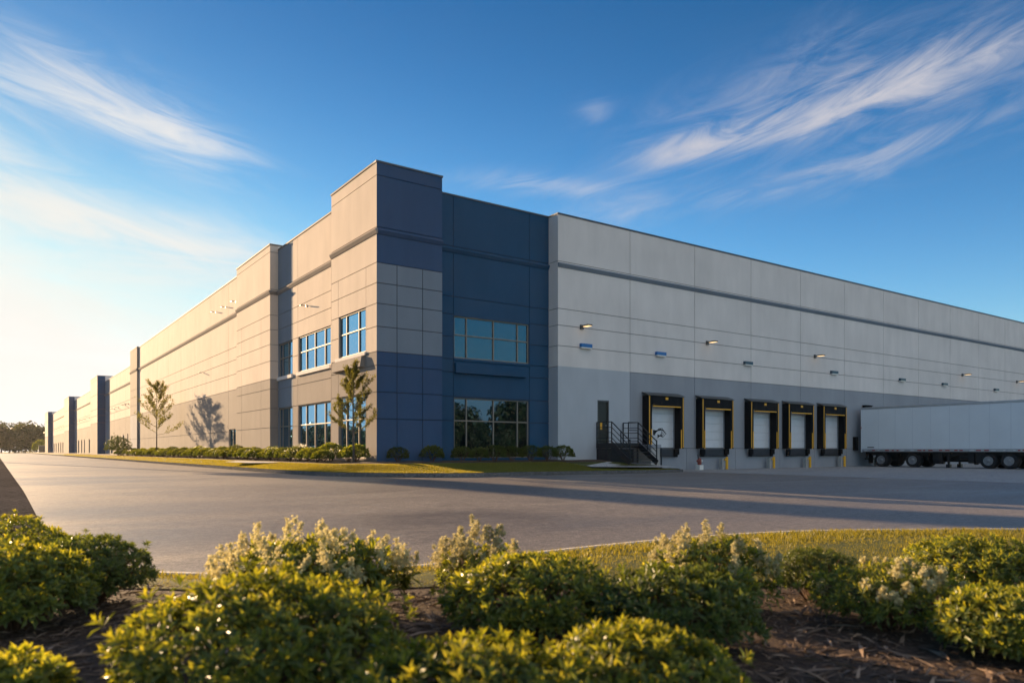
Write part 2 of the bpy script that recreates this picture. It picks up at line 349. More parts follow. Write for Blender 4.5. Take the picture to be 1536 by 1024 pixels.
# concrete path and pad under the stairs
b = MB()
b.v += [(12.5, 0.2, .66), (12.45, -1.6, .64), (9.2, -3.6, .50), (8.9, -4.3, .46), (11.3, -4.4, .42), (16.2, -3.1, .33), (16.45, -3.0, .31), (16.9, 0.2, .40), (15.2, -1.6, .5)]
b.f += [(0, 1, 8, 7), (1, 2, 3, 4, 8), (8, 4, 5, 6, 7)]; b.m += [0]*3
tag(b.build('path', M['path']), kind='structure')
b = MB(); b.poly([(11.9, -3.3, .525), (15.3, -2.65, .425), (12.2, -3.75, .47), (10.6, -3.9, .495)]); tag(b.build('lawn_patch', M['turf']), kind='structure')
b = MB(); b.poly([(-3.85, 11, .615), (-3.35, 10.2, .672), (-3.0, 6, .678), (-3.0, 4.2, .675), (-3.2, 4.2, .65), (-3.5, 7.5, .60)]); tag(b.build('footpath', M['path']), kind='structure')

# ------------------------------------------------------------------ near planting island (camera stands in it)
KN = smooth_line([(-26, -19.5), (-19, -20.6), (-15.2, -21.8), (-13.6, -22.5), (-12.7, -23.25), (-12.0, -23.85), (-11.2, -24.15), (-10.1, -24.15), (-9.0, -24.08), (-7.8, -24.05), (-6.7, -24.1), (-5.6, -24.28), (-4.55, -24.65), (-3.2, -25.4), (-2.2, -26.1), (0, -28.2), (2.5, -32), (3.5, -38)])
_, KNB = kerb('kerb', KN, lambda p: 0.115, w=0.15, drop=0.2, flip=-1)
MN = smooth_line([(-26, -22), (-19, -22.4), (-15.2, -23.2), (-13.9, -23.6), (-13.1, -24.1), (-12.4, -24.75), (-11.6, -25.2), (-10.9, -25.5), (-10.1, -26.1), (-9.4, -26.7), (-8.6, -27.0), (-7.9, -27.1), (-7.2, -27.4), (-6.4, -28.0), (-5.6, -28.8), (-4.6, -30.2), (-3.4, -33), (-3, -38)])
BK = [Vector((p.x*0.45-8, -39)) for p in MN]
nz = lambda x, y: 0.03*noise.noise(Vector((x*.9, y*.9, 3)))
loft('lawn_base', [lerp_row(KNB, MN, t, lambda p, q, t: 0.105+0.03*sstep(0, .6, t)) for t in fr(0, 1, 8)], M['turf'])
def zmn(p, q, t):
    x, y = p.x+(q.x-p.x)*t, p.y+(q.y-p.y)*t
    return 0.125+0.05*sstep(0, .15, t)+nz(x, y)*sstep(0, .06, t)
loft('mulch_bed', [lerp_row(MN, BK, t, zmn) for t in [-0.004]+fr(0, .5, 30)+fr(.55, 1, 6)], M['mulch'])
# ------------------------------------------------------------------ relief wall: flush panels with recessed joints and openings
def relief(b, P, us, zs, vg, hg, holes, mat, hw=0.016, gd=-0.03, gm=None, hd=-0.24):
    """vg: (u, z0, z1) vertical joints; hg: (z, u0, u1) joints; holes (u0,u1,z0,z1); mat(u,z)->slot; joint slot gm(u,z)."""
    U = {us[0], us[1]}; Z = {zs[0], zs[1]}
    for e in us[2:]: U.add(e)
    for e in zs[2:]: Z.add(e)
    for u, a, c in vg:
        U |= {u-hw, u+hw}; Z |= {a, c}
    for z, a, c in hg:
        Z |= {z-hw, z+hw}; U |= {a, c}
    for a, c, d, e in holes: U |= {a, c}; Z |= {d, e}
    def clean(S, lo, hi):
        o = []
        for x in sorted(min(max(x, lo), hi) for x in S):
            if not o or x-o[-1] > 1e-4: o.append(x)
        return o
    U = clean(U, us[0], us[1]); Z = clean(Z, zs[0], zs[1])
    nu, nz_ = len(U)-1, len(Z)-1
    D = [[0.0]*nz_ for _ in range(nu)]; H = [[False]*nz_ for _ in range(nu)]; MM = [[0]*nz_ for _ in range(nu)]
    for i in range(nu):
        uc = (U[i]+U[i+1])/2
        for j in range(nz_):
            zc = (Z[j]+Z[j+1])/2; d = 0.0; m = mat(uc, zc)
            for u, a, c in vg:
                if abs(uc-u) < hw and a <= zc <= c: d = gd
            for z, a, c in hg:
                if abs(zc-z) < hw and a <= uc <= c: d = gd
            if d and gm: m = gm(uc, zc)
            for a, c, e, f in holes:
                if a < uc < c and e < zc < f: d = hd; H[i][j] = True
            D[i][j] = d; MM[i][j] = m
    for i in range(nu):
        for j in range(nz_):
            d = D[i][j]
            if not H[i][j]: b.quad(P(U[i], Z[j], d), P(U[i+1], Z[j], d), P(U[i+1], Z[j+1], d), P(U[i], Z[j+1], d), MM[i][j])
            if i+1 < nu and abs(D[i+1][j]-d) > 1e-6:
                m = MM[i][j] if d > D[i+1][j] else MM[i+1][j]
                b.quad(P(U[i+1], Z[j], d), P(U[i+1], Z[j], D[i+1][j]), P(U[i+1], Z[j+1], D[i+1][j]), P(U[i+1], Z[j+1], d), m)
            if j+1 < nz_ and abs(D[i][j+1]-d) > 1e-6:
                m = MM[i][j] if d > D[i][j+1] else MM[i][j+1]
                b.quad(P(U[i], Z[j+1], d), P(U[i+1], Z[j+1], d), P(U[i+1], Z[j+1], D[i][j+1]), P(U[i], Z[j+1], D[i][j+1]), m)
PL = lambda x0: (lambda u, z, d: (x0-d, u, z))        # left facade, outward -X
PR = lambda y0: (lambda u, z, d: (u, y0-d, z))        # right facade, outward -Y
WM = [M['wall_light'], M['wall_warm'], M['joint'], M['wall_mid'], M['wall_pale_blue'], M['wall_blue_grey'], M['navy'], M['deep_navy'], M['joint_dark'], M['wall_beige']]
WH = empty('warehouse', (0, 0, 0))
tag(WH, 'long grey and navy concrete panel warehouse with corner tower, window bays and loading docks', 'warehouse')
Z0 = 0.0
HZ = [13.53, 11.22, 9.63, 8.72, 7.80, 6.77, 5.65, 5.03, 3.84, 2.64]
lw = lambda u, z: 9 if z > 5.65 else 1
jl = lambda u, z: 2
def hgs(zs, a, c): return [(z, a, c) for z in zs]
# tower at the corner, left face and right face
b = MB()
relief(b, PL(0), (0.0, 5.42), (Z0, 14.1), [(1.16, Z0, 9.63), (4.5, 7.84, 9.63), (4.5, Z0, 5.75)], [h for h in hgs(HZ, 0, 5.42) if not (h[0] in (6.77, 2.64))]+[(6.77, 0, 1.16), (6.77, 4.5, 5.42), (2.64, 0, 1.16), (2.64, 4.5, 5.42)],
       [(1.20, 4.46, 5.76, 7.80), (1.20, 4.46, 0.85, 3.82)], lw, gm=jl)
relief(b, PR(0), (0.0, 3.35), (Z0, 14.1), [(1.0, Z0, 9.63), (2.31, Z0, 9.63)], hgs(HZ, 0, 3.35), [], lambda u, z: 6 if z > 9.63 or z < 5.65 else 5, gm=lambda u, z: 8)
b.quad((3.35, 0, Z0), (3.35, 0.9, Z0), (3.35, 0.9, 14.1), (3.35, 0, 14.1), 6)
b.quad((0, 5.42, Z0), (0.6, 5.42, Z0), (0.6, 5.42, 14.1), (0, 5.42, 14.1), 0)
b.quad((3.35, 0.9, 13.5), (3.35, 5.42, 13.5), (3.35, 5.42, 14.1), (3.35, 0.9, 14.1), 3)
b.quad((0.6, 5.42, 13.5), (3.35, 5.42, 13.5), (3.35, 5.42, 14.1), (0.6, 5.42, 14.1), 3)
b.build('wall', WM, WH)
# window bay left of the tower
b = MB()
relief(b, PL(0.5), (5.42, 15.6), (Z0, 13.67), [(6.72, Z0, 5.75), (6.72, 7.84, 11.22), (11.95, Z0, 13.67), (12.80, Z0, 5.65), (12.80, 7.84, 13.67)],
       [h for h in hgs(HZ[1:], 5.42, 15.6) if h[0] not in (6.77, 2.64, 5.65)]+[(6.77, 5.42, 6.8), (6.77, 11.9, 12.9), (2.64, 5.42, 6.8), (2.64, 11.9, 12.9), (5.03, 5.42, 15.6)],
       [(6.80, 11.87, 5.76, 7.80), (6.80, 11.87, 0.85, 3.82), (12.88, 15.46, 5.76, 7.80), (12.88, 15.46, 0.85, 3.82)], lambda u, z: 5 if u > 12.8 else lw(u, z), gm=jl)  # blue-grey end strip paints in the pilaster's cast shadow
b.build('wall', WM, WH)
# pilaster between the bay and the long wall
b = MB()
relief(b, PL(0), (15.6, 23.3), (Z0, 13.95), [(17.5, Z0, 9.63), (22.02, Z0, 9.63)], hgs(HZ, 15.6, 23.3), [], lw, gm=jl)
relief(b, lambda u, z, d: (u, 15.6-d, z), (0.0, 0.5), (Z0, 13.95), [], hgs(HZ, 0, 0.5), [], lw, gm=jl)
b.quad((0, 23.3, Z0), (0.4, 23.3, Z0), (0.4, 23.3, 13.95), (0, 23.3, 13.95), 0)
b.quad((0.5, 15.6, 13.4), (3, 15.6, 13.4), (3, 15.6, 13.95), (0.5, 15.6, 13.95), 0)
b.build('wall', WM, WH)
# long left wall
LZ = [11.22, 8.72, 7.80, 6.77, 5.65, 2.64]
b = MB()
relief(b, PL(0.3), (23.3, 68.6), (Z0, 13.67), [(u, Z0, 13.67) for u in (26.75, 32.2, 38.0, 43.9, 49.9, 56.0, 61.7)], hgs(LZ, 23.3, 68.6), [(24.7, 26.6, 0.7, 2.80)], lw, gm=jl)
b.build('wall', WM, WH)
b = MB()
relief(b, PL(0.1), (68.6, 74.0), (Z0, 13.72), [(71.0, Z0, 13.7)], hgs(LZ, 68.6, 74.0), [], lambda u, z: 1 if z > 5.65 else 3, gm=jl)
b.quad((0.1, 68.6, Z0), (0.3, 68.6, Z0), (0.3, 68.6, 13.72), (0.1, 68.6, 13.72), 1)
b.quad((0.1, 74, Z0), (6, 74, Z0), (6, 74, 13.72), (0.1, 74, 13.72), 1)
b.build('wall', WM, WH)
# far walls with slender openings, and far towers that stand proud
far_open = [(77.2, 78.0), (80.9, 82.2), (86.4, 88.3), (92.8, 94.9), (124.5, 126.6), (133.8, 135.5), (139.2, 141.2), (145.6, 148.0), (151.2, 153.2), (188.5, 191.3), (195.9, 198.8), (204.0, 207.0), (213.7, 217.0), (222.4, 225.5)]
FH = 3.45
def far_wall(a, c, top):
    b = MB()
    vg = [(a+5.5*k, Z0, top) for k in range(1, int((c-a)/5.5)+1) if a+5.5*k < c-1]
    vg = [v for v in vg+[(c-5.5, Z0, top)] if not any(o[0]-.1 < v[0] < o[1]+.1 for o in far_open)]
    relief(b, PL(0.3), (a, c), (Z0, top), vg, hgs([10.1, 7.8, 6.77, 5.65], a, c), [(o[0], o[1], 0.7, FH) for o in far_open if a < o[0] < c], lambda u, z: 5 if u > c-5.5 else lw(u, z), hw=0.025, gm=jl)  # last strip coloured blue-grey for the shadow of the next tower
    b.build('wall', WM, WH)
def far_tower(a, c, top):
    b = MB()
    relief(b, PL(-0.8), (a, c), (Z0, top), [], hgs([12.4, 10.1, 7.8, 6.77, 5.65], a, c), [], lw, hw=0.025, gm=jl)
    relief(b, lambda u, z, d: (u, a-d, z), (-0.8, 0.3), (Z0, top), [], hgs([12.4, 10.1, 7.8, 6.77, 5.65], -0.8, 0.3), [], lambda u, z: 6, hw=0.025, gm=jl)  # return coloured navy to carry its blue shade
    b.quad((-.8, c, Z0), (.3, c, Z0), (.3, c, top), (-.8, c, top), 0); b.quad((.3, a, 11.5), (3, a, 11.5), (3, a, top), (.3, a, top), 0); b.quad((3, a, 11.5), (3, c, 11.5), (3, c, top), (3, a, top), 0)
    b.build('wall', WM, WH)
FT = 12.05
for a, c in ((74.0, 101.6), (111.8, 156.0), (169.0, 232.7)): far_wall(a, c, FT)
for a, c in ((101.6, 111.8), (156.0, 169.0), (232.7, 248.5)): far_tower(a, c, 12.95)
# navy window bay on the right side
b = MB()
side = (7.89, 6.79, 5.70, 5.06, 2.68)
relief(b, PR(0.8), (3.35, 10.34), (Z0, 13.67), [(4.43, Z0, 13.67), (9.06, Z0, 13.67)], hgs([11.22, 8.76, 3.86], 3.35, 10.34)+[(z, 3.35, 4.43) for z in side]+[(z, 9.06, 10.34) for z in side],
       [(4.47, 9.03, 5.76, 7.84), (4.47, 9.03, 0.85, 3.82)], lambda u, z: 7, gm=lambda u, z: 8)
relief(b, lambda u, z, d: (10.34-d, u, z), (0.0, 0.8), (Z0, 13.67), [], hgs([11.22, 8.72, 7.84, 6.76, 5.66], 0, 0.8), [], lambda u, z: 0 if z > 5.66 else 4, gm=jl)
b.build('wall', WM, WH)
# long dock wall
dock_c = [18.0, 22.55, 27.2, 31.2, 35.25, 44.4, 48.6, 52.8, 57.0, 61.2, 65.4, 69.6]
RJ = [15.56+5.42*k for k in range(0, 20)]
def rmat(u, z): return 0 if z > 5.66 else (4 if u < 15.56 else 3)
b = MB()
relief(b, PR(0), (10.34, 125.0), (-0.3, 13.67), [(u, 1.36, 13.67) if u > 16 else (u, -0.3, 13.67) for u in RJ]+[(c+2.27, -0.3, 1.34) for c in dock_c],
       hgs([11.22, 8.72, 7.84, 6.76], 10.34, 125)+[(5.66, 15.56, 125)]+[(1.36, 16.2, 125)], [(13.10, 13.96, 1.63, 3.99)]+[(c-1.2, c+1.2, 1.38, 3.9) for c in dock_c], rmat, gm=jl)
b.build('wall', WM, WH)
# solid core behind the facades and roof deck
b = MB()
b.box(0.75, 1.1, Z0, 124.9, 73.9, 13.2); b.box(0.75, 73.9, Z0, 124.9, 248.4, 11.6)
b.box(0.3, 0.3, 11.9, 3.2, 5.3, 13.6)
b.box(10.5, 0.3, Z0, 124.9, 1.1, 13.2)
b.quad((125, 0, Z0), (125, 248.5, Z0), (125, 248.5, 11.7), (125, 0, 13.6)); b.quad((0.3, 248.5, Z0), (125, 248.5, Z0), (125, 248.5, 11.7), (0.3, 248.5, 11.7))
b.build('roof', M['roof'], WH)
# copings
def coping(pts, w=0.34, m=M['coping']):
    """pts: run of (x,y,z) along outer parapet edge; outward given per run by axis"""
    b = MB()
    for (x0, y0, x1, y1, z) in pts: b.box(x0, y0, z, x1, y1, z+0.09, 0, 0.012)
    b.build('coping', m, WH)
coping([(-0.04, 0.30, 0.3, 5.46, 14.1)])
coping([(-0.04, -0.04, 3.39, 0.297, 14.1)], m=M['coping_dark'])
coping([(0.46, 5.465, 0.8, 15.555, 13.67)]); coping([(-0.04, 15.56, 0.3, 23.34, 13.95)]); coping([(0.303, 15.56, 3.0, 15.86, 13.95)])
coping([(0.26, 23.345, 0.6, 68.55, 13.67)]); coping([(0.06, 68.56, 0.4, 74.0, 13.72)])
coping([(3.395, 0.76, 10.30, 1.1, 13.67)], m=M['coping_dark']); coping([(10.303, -0.04, 125, 0.3, 13.67)], m=M['coping_dark']); coping([(10.305, 0.303, 10.6, 1.1, 13.67)])
for a, c in ((74.005, 101.56), (111.85, 155.95), (169.05, 232.65)): coping([(0.26, a, 0.6, c, FT)])
for a, c in ((101.57, 111.84), (155.96, 169.04), (232.66, 248.5)): coping([(-0.84, a, -0.5, c, 12.95)]); coping([(-0.497, a, 3, a+.3, 12.95)])
# projecting string course under the parapet
prof = [(0, 11.13), (0.11, 11.12), (0.12, 11.06), (0.035, 10.90), (0.0, 10.89)]
def ledge(P, a, c, mats, zoff=0.0):
    b = MB()
    for (d0, z0), (d1, z1) in zip(prof, prof[1:]): b.quad(P(a, z0+zoff, d0), P(c, z0+zoff, d0), P(c, z1+zoff, d1), P(a, z1+zoff, d1))
    b.poly([P(a, z+zoff, d) for d, z in prof]); b.poly([P(c, z+zoff, d) for d, z in reversed(prof)])
    b.build('ledge', mats, WH)
ledge(PL(0), -0.12, 5.42, M['wall_warm']); ledge(PL(0.5), 5.425, 15.6, M['wall_warm']); ledge(PL(0), 15.49, 23.3, M['wall_warm']); ledge(lambda u, z, d: (u, 15.6-d, z), 0.003, 0.5, M['wall_warm'])
ledge(PL(0.3), 23.305, 68.6, M['wall_warm']); ledge(PL(0.1), 68.55, 74, M['wall_warm'])
for a, c in ((74.01, 101.6), (111.8, 156.0), (169.0, 232.7)): ledge(PL(0.3), a, c, M['wall_warm'], -1.1)
ledge(PR(0), 0.003, 3.35, M['navy']); ledge(PR(0.8), 3.353, 10.337, M['deep_navy']); ledge(PR(0), 10.34, 125, M['wall_blue_grey'])
# ------------------------------------------------------------------ windows (frame > pane)
def window(P, a, c, z0, z1, mull, trans, fw=0.062):
    b = MB(); d0, d1 = -0.15, -0.055
    def bx(u0, u1, za, zb, e=0.0):
        p, q = P(u0, za, d0), P(u1, zb, d1+e); b.box(*p, *q, 0, 0.006)
    bx(a, a+fw, z0, z1); bx(c-fw, c, z0, z1); bx(a+fw, c-fw, z1-fw, z1); bx(a+fw, c-fw, z0, z0+fw)
    zt = [z0+fw]+[t for t in trans]+[z1-fw]
    for m in mull: bx(m-fw/2, m+fw/2, z0+fw, z1-fw)
    us = [a+fw]+[x for m in mull for x in (m-fw/2, m+fw/2)]+[c-fw]
    for t in trans:
        for i in range(0, len(us), 2): bx(us[i], us[i+1], t-fw/2, t+fw/2, -0.004)
    o = b.build('window', M['frame'], WH)
    g = MB(); p = [a+fw/2]+list(mull)+[c-fw/2]; q = [z0+fw/2]+list(trans)+[z1-fw/2]; k = 0
    for i in range(len(p)-1):
        for j in range(len(q)-1):
            e = 0.0012*R.uniform(-1, 1); f = 0.0012*R.uniform(-1, 1)        # panes never sit perfectly plane
            g.quad(P(p[i], q[j], -0.115+e+f), P(p[i+1], q[j], -0.115-e+f), P(p[i+1], q[j+1], -0.115-e-f), P(p[i], q[j+1], -0.115+e-f))
    g.build('pane', M['glass'], o)
    s = MB(); s.quad(P(a, z0, -0.24), P(c, z0, -0.24), P(c, z1, -0.24), P(a, z1, -0.24)); s.build('backing', M['steel_dark'], o)
TU, TL = 6.89, 2.69
window(PL(0), 1.20, 4.46, 5.76, 7.80, [2.11, 3.58], [TU]); window(PL(0), 1.20, 4.46, 0.85, 3.82, [2.11, 3.58], [TL])
window(PL(0.5), 6.80, 11.87, 5.76, 7.80, [7.76, 9.28, 10.67], [TU]); window(PL(0.5), 6.80, 11.87, 0.85, 3.82, [7.76, 9.28, 10.67], [TL])
window(PL(0.5), 12.88, 15.46, 5.76, 7.80, [13.77, 14.9], [TU]); window(PL(0.5), 12.88, 15.46, 0.85, 3.82, [13.77, 14.9], [TL])
window(PR(0.8), 4.47, 9.03, 5.76, 7.84, [5.22, 6.83, 8.33], [6.91]); window(PR(0.8), 4.47, 9.03, 0.85, 3.82, [5.22, 6.83, 8.33], [TL])
window(PL(0.3), 24.7, 26.6, 0.7, 2.80, [25.65], [])
for o in far_open:
    m = (o[0]+o[1])/2; window(PL(0.3), o[0], o[1], 0.7, FH, [], [], 0.12)
# sills and blank sign panels under the upper windows
def sill(P, a, c, z0, z1, d, m):
    b = MB(); p, q = P(a, z0, 0.001), P(c, z1, d); b.box(*p, *q, 0, 0.01); b.build('sill', m, WH)
sill(PL(0), 1.16, 4.80, 5.60, 5.755, 0.07, M['wall_light']); sill(PL(0.5), 6.74, 11.95, 5.55, 5.755, 0.10, M['wall_light']); sill(PL(0.5), 12.82, 15.56, 5.55, 5.755, 0.10, M['wall_light'])
sill(PR(0.8), 4.44, 9.06, 5.64, 5.755, 0.05, M['deep_navy'])
b = MB()
for (a, c) in ((1.32, 4.78),):
    pr = [(0.002, 5.58), (0.16, 5.57), (0.24, 5.09), (0.002, 5.06)]
    P = PL(0)
    for i in range(4): (d0, z0), (d1, z1) = pr[i], pr[(i+1) % 4]; b.quad(P(a, z0, d0), P(c, z0, d0), P(c, z1, d1), P(a, z1, d1))
    b.poly([P(a, z, d) for d, z in pr]); b.poly([P(c, z, d) for d, z in reversed(pr)])
b.build('fascia_panel', M['wall_warm'], WH)
b = MB(); b.box(4.47, 0.62, 5.02, 8.75, 0.798, 5.52, 0, 0.012); b.build('fascia_panel', M['deep_navy'], WH)
# ------------------------------------------------------------------ person door by the stairs
b = MB()
for x0, x1, z0, z1 in ((13.10, 13.17, 1.63, 3.99), (13.89, 13.96, 1.63, 3.99), (13.17, 13.89, 3.90, 3.99)): b.box(x0, 0.0, z0, x1, 0.16, z1, 0, 0.006)
dr = b.build('door', M['lamp_grey'], WH)
b = MB(); b.box(13.17, 0.07, 1.64, 13.89, 0.12, 3.90); b.build('door_leaf', plain('dark olive door', (0.016, 0.017, 0.011), 0.45, var=0.2), dr)
b = MB(); b.box(13.36, 0.06, 2.38, 13.50, 0.069, 2.78); b.build('warning_sticker', M['yellow'], dr)
b = MB(); b.tube([(13.80, 0.07, 2.6), (13.80, 0.01, 2.6), (13.68, 0.01, 2.6)], 0.014); b.build('handle', M['aluminium'], dr)
# ------------------------------------------------------------------ loading docks
def dock(c):
    b = MB(); y1 = -0.5
    # black foam seal: two side pads and a head pad with a sloping top
    for s in (-1, 1):
        x0, x1 = (c-1.48, c-1.18) if s < 0 else (c+1.18, c+1.48)
        b.box(x0, y1, 1.34, x1, -0.001, 4.38, 0, 0.02)
    b.box(c-1.179, y1+0.01, 3.92, c+1.179, -0.001, 4.38, 0, 0.02)
    sh = b.build('dock_shelter', M['black_vinyl'], WH)
    h = MB(); n = 14                                                # head curtain with soft vertical folds
    for i in range(n):
        u0, u1 = c-1.17+2.34*i/n, c-1.17+2.34*(i+1)/n
        f = lambda u: 0.012*math.sin(u*9.0+c)+0.008*math.sin(u*23+2*c)
        h.quad((u0, y1-0.004, 4.3), (u1, y1-0.004, 4.3), (u1, y1-0.02+f(u1), 3.80), (u0, y1-0.02+f(u0), 3.80))
    h.build('head_curtain', M['black_vinyl'], sh, smooth=True)
    b = MB(); b.v += [(c-1.52, 0, 4.60), (c+1.52, 0, 4.60), (c+1.52, y1-0.05, 4.41), (c-1.52, y1-0.05, 4.41), (c-1.52, 0, 4.56), (c+1.52, 0, 4.56), (c+1.52, y1-0.05, 4.385), (c-1.52, y1-0.05, 4.385)]
    b.f += [(0, 1, 2, 3), (7, 6, 5, 4), (0, 3, 7, 4), (3, 2, 6, 7), (2, 1, 5, 6), (1, 0, 4, 5)]; b.m += [0]*6
    b.build('rain_hood', M['lamp_grey'], sh)
    for x in (c-1.40, c+1.40):
        b = MB(); b.box(x-0.032, y1-0.012, 1.40, x+0.032, y1-0.001, 4.34); b.build('guide_stripe', M['yellow'], sh)
    for x in (c-1.235, c+1.24):
        b = MB(); b.box(x-0.035, y1-0.022, 1.34, x+0.035, y1-0.001, 2.45); b.build('guide_stripe', M['yellow'], sh)
    b = MB(); b.box(c-1.16, y1-0.045, 3.74, c+1.16, y1-0.03, 3.80); b.build('curtain_trim', M['yellow'], sh)
    b = MB(); b.box(c-0.11, y1-0.032, 4.16, c+0.11, y1-0.02, 4.30); b.build('number_plate', M['yellow'], sh)
    d = MB()
    for k in range(5): d.box(c-1.2, 0.10, 1.40+k*0.5, c+1.2, 0.15, 1.40+k*0.5+0.488, 0, 0.006)
    for k in range(5):
        for q in (0.12, 0.24, 0.36): d.box(c-1.2, 0.094, 1.40+k*0.5+q, c+1.2, 0.0995, 1.40+k*0.5+q+0.02)
    d.build('dock_door', M['door_white'], sh)
    b = MB(); b.box(c-1.0, -0.16, 0.86, c+0.98, -0.001, 1.33, 0, 0.01); b.box(c-0.9, -0.20, 0.90, c+0.88, -0.161, 1.26); b.build('dock_leveler', M['leveler'], sh)
    for x in (c-1.13, c+1.11):
        b = MB(); b.box(x-0.2, -0.30, 0.98, x+0.2, -0.201, 1.33, 0, 0.02); b.box(x-0.16, -0.2, 0.84, x+0.16, -0.17, 1.3); b.build('bumper', M['black_rubber'], sh)
for c in dock_c: dock(c)
b = MB(); b.box(39.65, -.28, 4.34, 40.55, -.001, 4.60, 0, .02); b.box(39.6, -.34, 4.601, 40.6, -.001, 4.64, 0, .01); b.build('dock_canopy', M['black_vinyl'], WH)
b = MB(); b.box(38.35, -.30, 1.25, 38.60, -.001, 2.25, 0, .03); b.build('bumper', M['black_rubber'], WH)
# ------------------------------------------------------------------ steel stairs
ST = empty('steel_stairs', (13.0, 0, 0.55)); tag(ST, 'dark steel stair with landing and pipe railings beside the first dock', 'stairs')
def local(o, par): o.matrix_parent_inverse = Matrix.Translation(par.location).inverted(); return o
LZ_ = 1.63; S0, S1 = 13.0, 15.0; SY = -1.25; SE = -2.62; GZ = 0.55
b = MB(); b.box(S0, SY, LZ_-0.05, S1, -0.01, LZ_); b.box(S0, SY, LZ_-0.28, S0+0.06, -0.01, LZ_-0.052); b.box(S1-0.06, SY, LZ_-0.28, S1, -0.01, LZ_-0.052); b.box(S0+.061, SY, LZ_-.28, S1-.061, SY+.05, LZ_-.052)
local(b.build('landing', M['steel_dark'], ST), ST)
b = MB(); b.box(S0+0.02, -0.9, 0.5, S1-0.02, -0.02, LZ_-0.3); local(b.build('base_panel', M['steel_dark'], ST), ST)
for x in (S0+0.04, S1-0.04):
    for y in (SY+0.04, ):
        b = MB(); b.box(x-0.04, y-0.04, 0.5, x+0.04, y+0.04, LZ_-0.281); local(b.build('leg', M['steel_dark'], ST), ST)
nst = 6
for k in range(nst):
    z = LZ_-(k+1)*(LZ_-GZ)/(nst+0.0)+0.0; y = SY-(k)*(SY-SE)/nst
    b = MB(); b.box(S0+0.05, y-(SY-SE)/nst-0.02, z+.02, S1-0.05, y-0.003, z+0.055, 0, 0.005); b.box(S0+0.05, y-(SY-SE)/nst-0.024, z+0.03, S1-0.05, y-(SY-SE)/nst-0.0205, z+0.052); local(b.build('step', M['leveler'], ST), ST)
for x in (S0+0.02, S1-0.02):
    b = MB(); b.bar((x, SY+0.02, LZ_-0.12), (x, SE-0.05, GZ+0.02), 0.035, 0.30); local(b.build('stringer', M['steel_dark'], ST), ST)
    b = MB(); RH = 1.13
    for y in (-0.06, SY+0.02): b.bar((x, y, LZ_), (x, y, LZ_+RH), 0.05)
    b.bar((x, SE, GZ), (x, SE, GZ+RH+0.1), 0.05)
    ym, zmid = (SY+SE)/2, (LZ_+GZ)/2; b.bar((x, ym, zmid), (x, ym, zmid+RH), 0.04)
    for h in (RH, 0.84, 0.56, 0.28, 0.1):
        b.bar((x, -0.03, LZ_+h), (x, SY+0.02, LZ_+h), 0.045 if h == RH else 0.03)
        b.bar((x, SY+0.02, LZ_+h), (x, SE, GZ+h+0.05), 0.045 if h == RH else 0.03)
    local(b.build('railing', M['steel_dark'], ST), ST)
b = MB(); RH = 1.13
for h in (RH, 0.7): b.bar((14.25, SY+0.02, LZ_+h), (S1-0.02, SY+0.02, LZ_+h), 0.04)
b.bar((14.25, SY+.02, LZ_), (14.25, SY+.02, LZ_+RH), 0.05)
local(b.build('gate_rail', M['steel_dark'], ST), ST)
WW = empty('wing_wall', (15.9, -1.2, 0.3)); tag(WW, 'short grey concrete wing wall between the steel stairs and the first dock', 'wall')
b = MB(); b.box(15.45, -1.75, 0.0, 16.15, -0.36, 1.36, 0, 0.02); local(b.build('block', M['conc_light'], WW), WW)
b = MB(); b.box(15.40, -1.80, 1.362, 16.2, -0.32, 1.55, 0, 0.02); local(b.build('cap', M['wall_mid'], WW), WW)
b = MB(); b.bar((16.17, -1.82, 0.25), (16.17, -1.82, 1.36), 0.06); local(b.build('corner_guard', M['steel_dark'], WW), WW)
# ------------------------------------------------------------------ wall fixtures
def wall_lamp(P, name='wall_lamp', lit=True, size=1.0):
    pass
def lamp(x, y, z, label, out=(0, -1), lit=True, s=1.0, group=None):
    t = empty('wall_lamp', (x, y, z)); tag(t, label, 'wall lamp', group)
    ox, oy = out; tx, ty = -oy, ox                     # tangent
    def bx(b, o0, o1, t0, t1, z0, z1, bev=0.0):
        xs = (ox*o0+tx*t0, ox*o1+tx*t1); ys = (oy*o0+ty*t0, oy*o1+ty*t1); b.box(xs[0]*s, ys[0]*s, z0*s, xs[1]*s, ys[1]*s, z1*s, 0, bev)
    b = MB(); bx(b, 0.0, 0.10, -0.14, 0.14, -0.14, 0.16, 0.01); bx(b, 0.10, 0.30, -0.05, 0.05, 0.02, 0.09); b.build('bracket', M['lamp_grey'], t)
    b = MB(); bx(b, 0.30, 0.92, -0.20, 0.20, 0.0, 0.09, 0.02); b.build('lamp_head', M['lamp_grey'], t)
    b = MB(); bx(b, 0.34, 0.89, -0.16, 0.16, -0.02, -0.001); b.build('lens', M['lamp_lens'] if lit else M['lens_off'], t)
    return t
RL = [(11.95, 'lit wall lamp on the pale end panel, above the stairs and the nearest blue box'), (22.1, 'lit wall lamp high above the second loading dock'), (33.5, 'lit wall lamp on the wall above the fifth loading dock'), (55.7, 'wall lamp above the middle of the white trailer'), (66.9, 'wall lamp nearest the right edge of the photo, far along the dock wall')]
for u, lb in RL: lamp(u, -0.001, 7.86, lb, s=0.8)
BL = [(12.2, 0, 'bright blue box fixture with white lower edge, above the steel stairs'), (17.95, 0, 'bright blue box fixture with white lower edge, above the first loading dock'), (26.0, 1, 'dark teal box fixture above the third loading dock'), (35.8, 1, 'dark teal box fixture above the fifth loading dock'), (45.35, 1, 'dark teal box fixture above the rear half of the trailer'), (52.35, 1, 'dark teal box fixture right of the trailer middle, left of a wall lamp'), (62.3, 1, 'dark teal box fixture farthest right along the dock wall')]
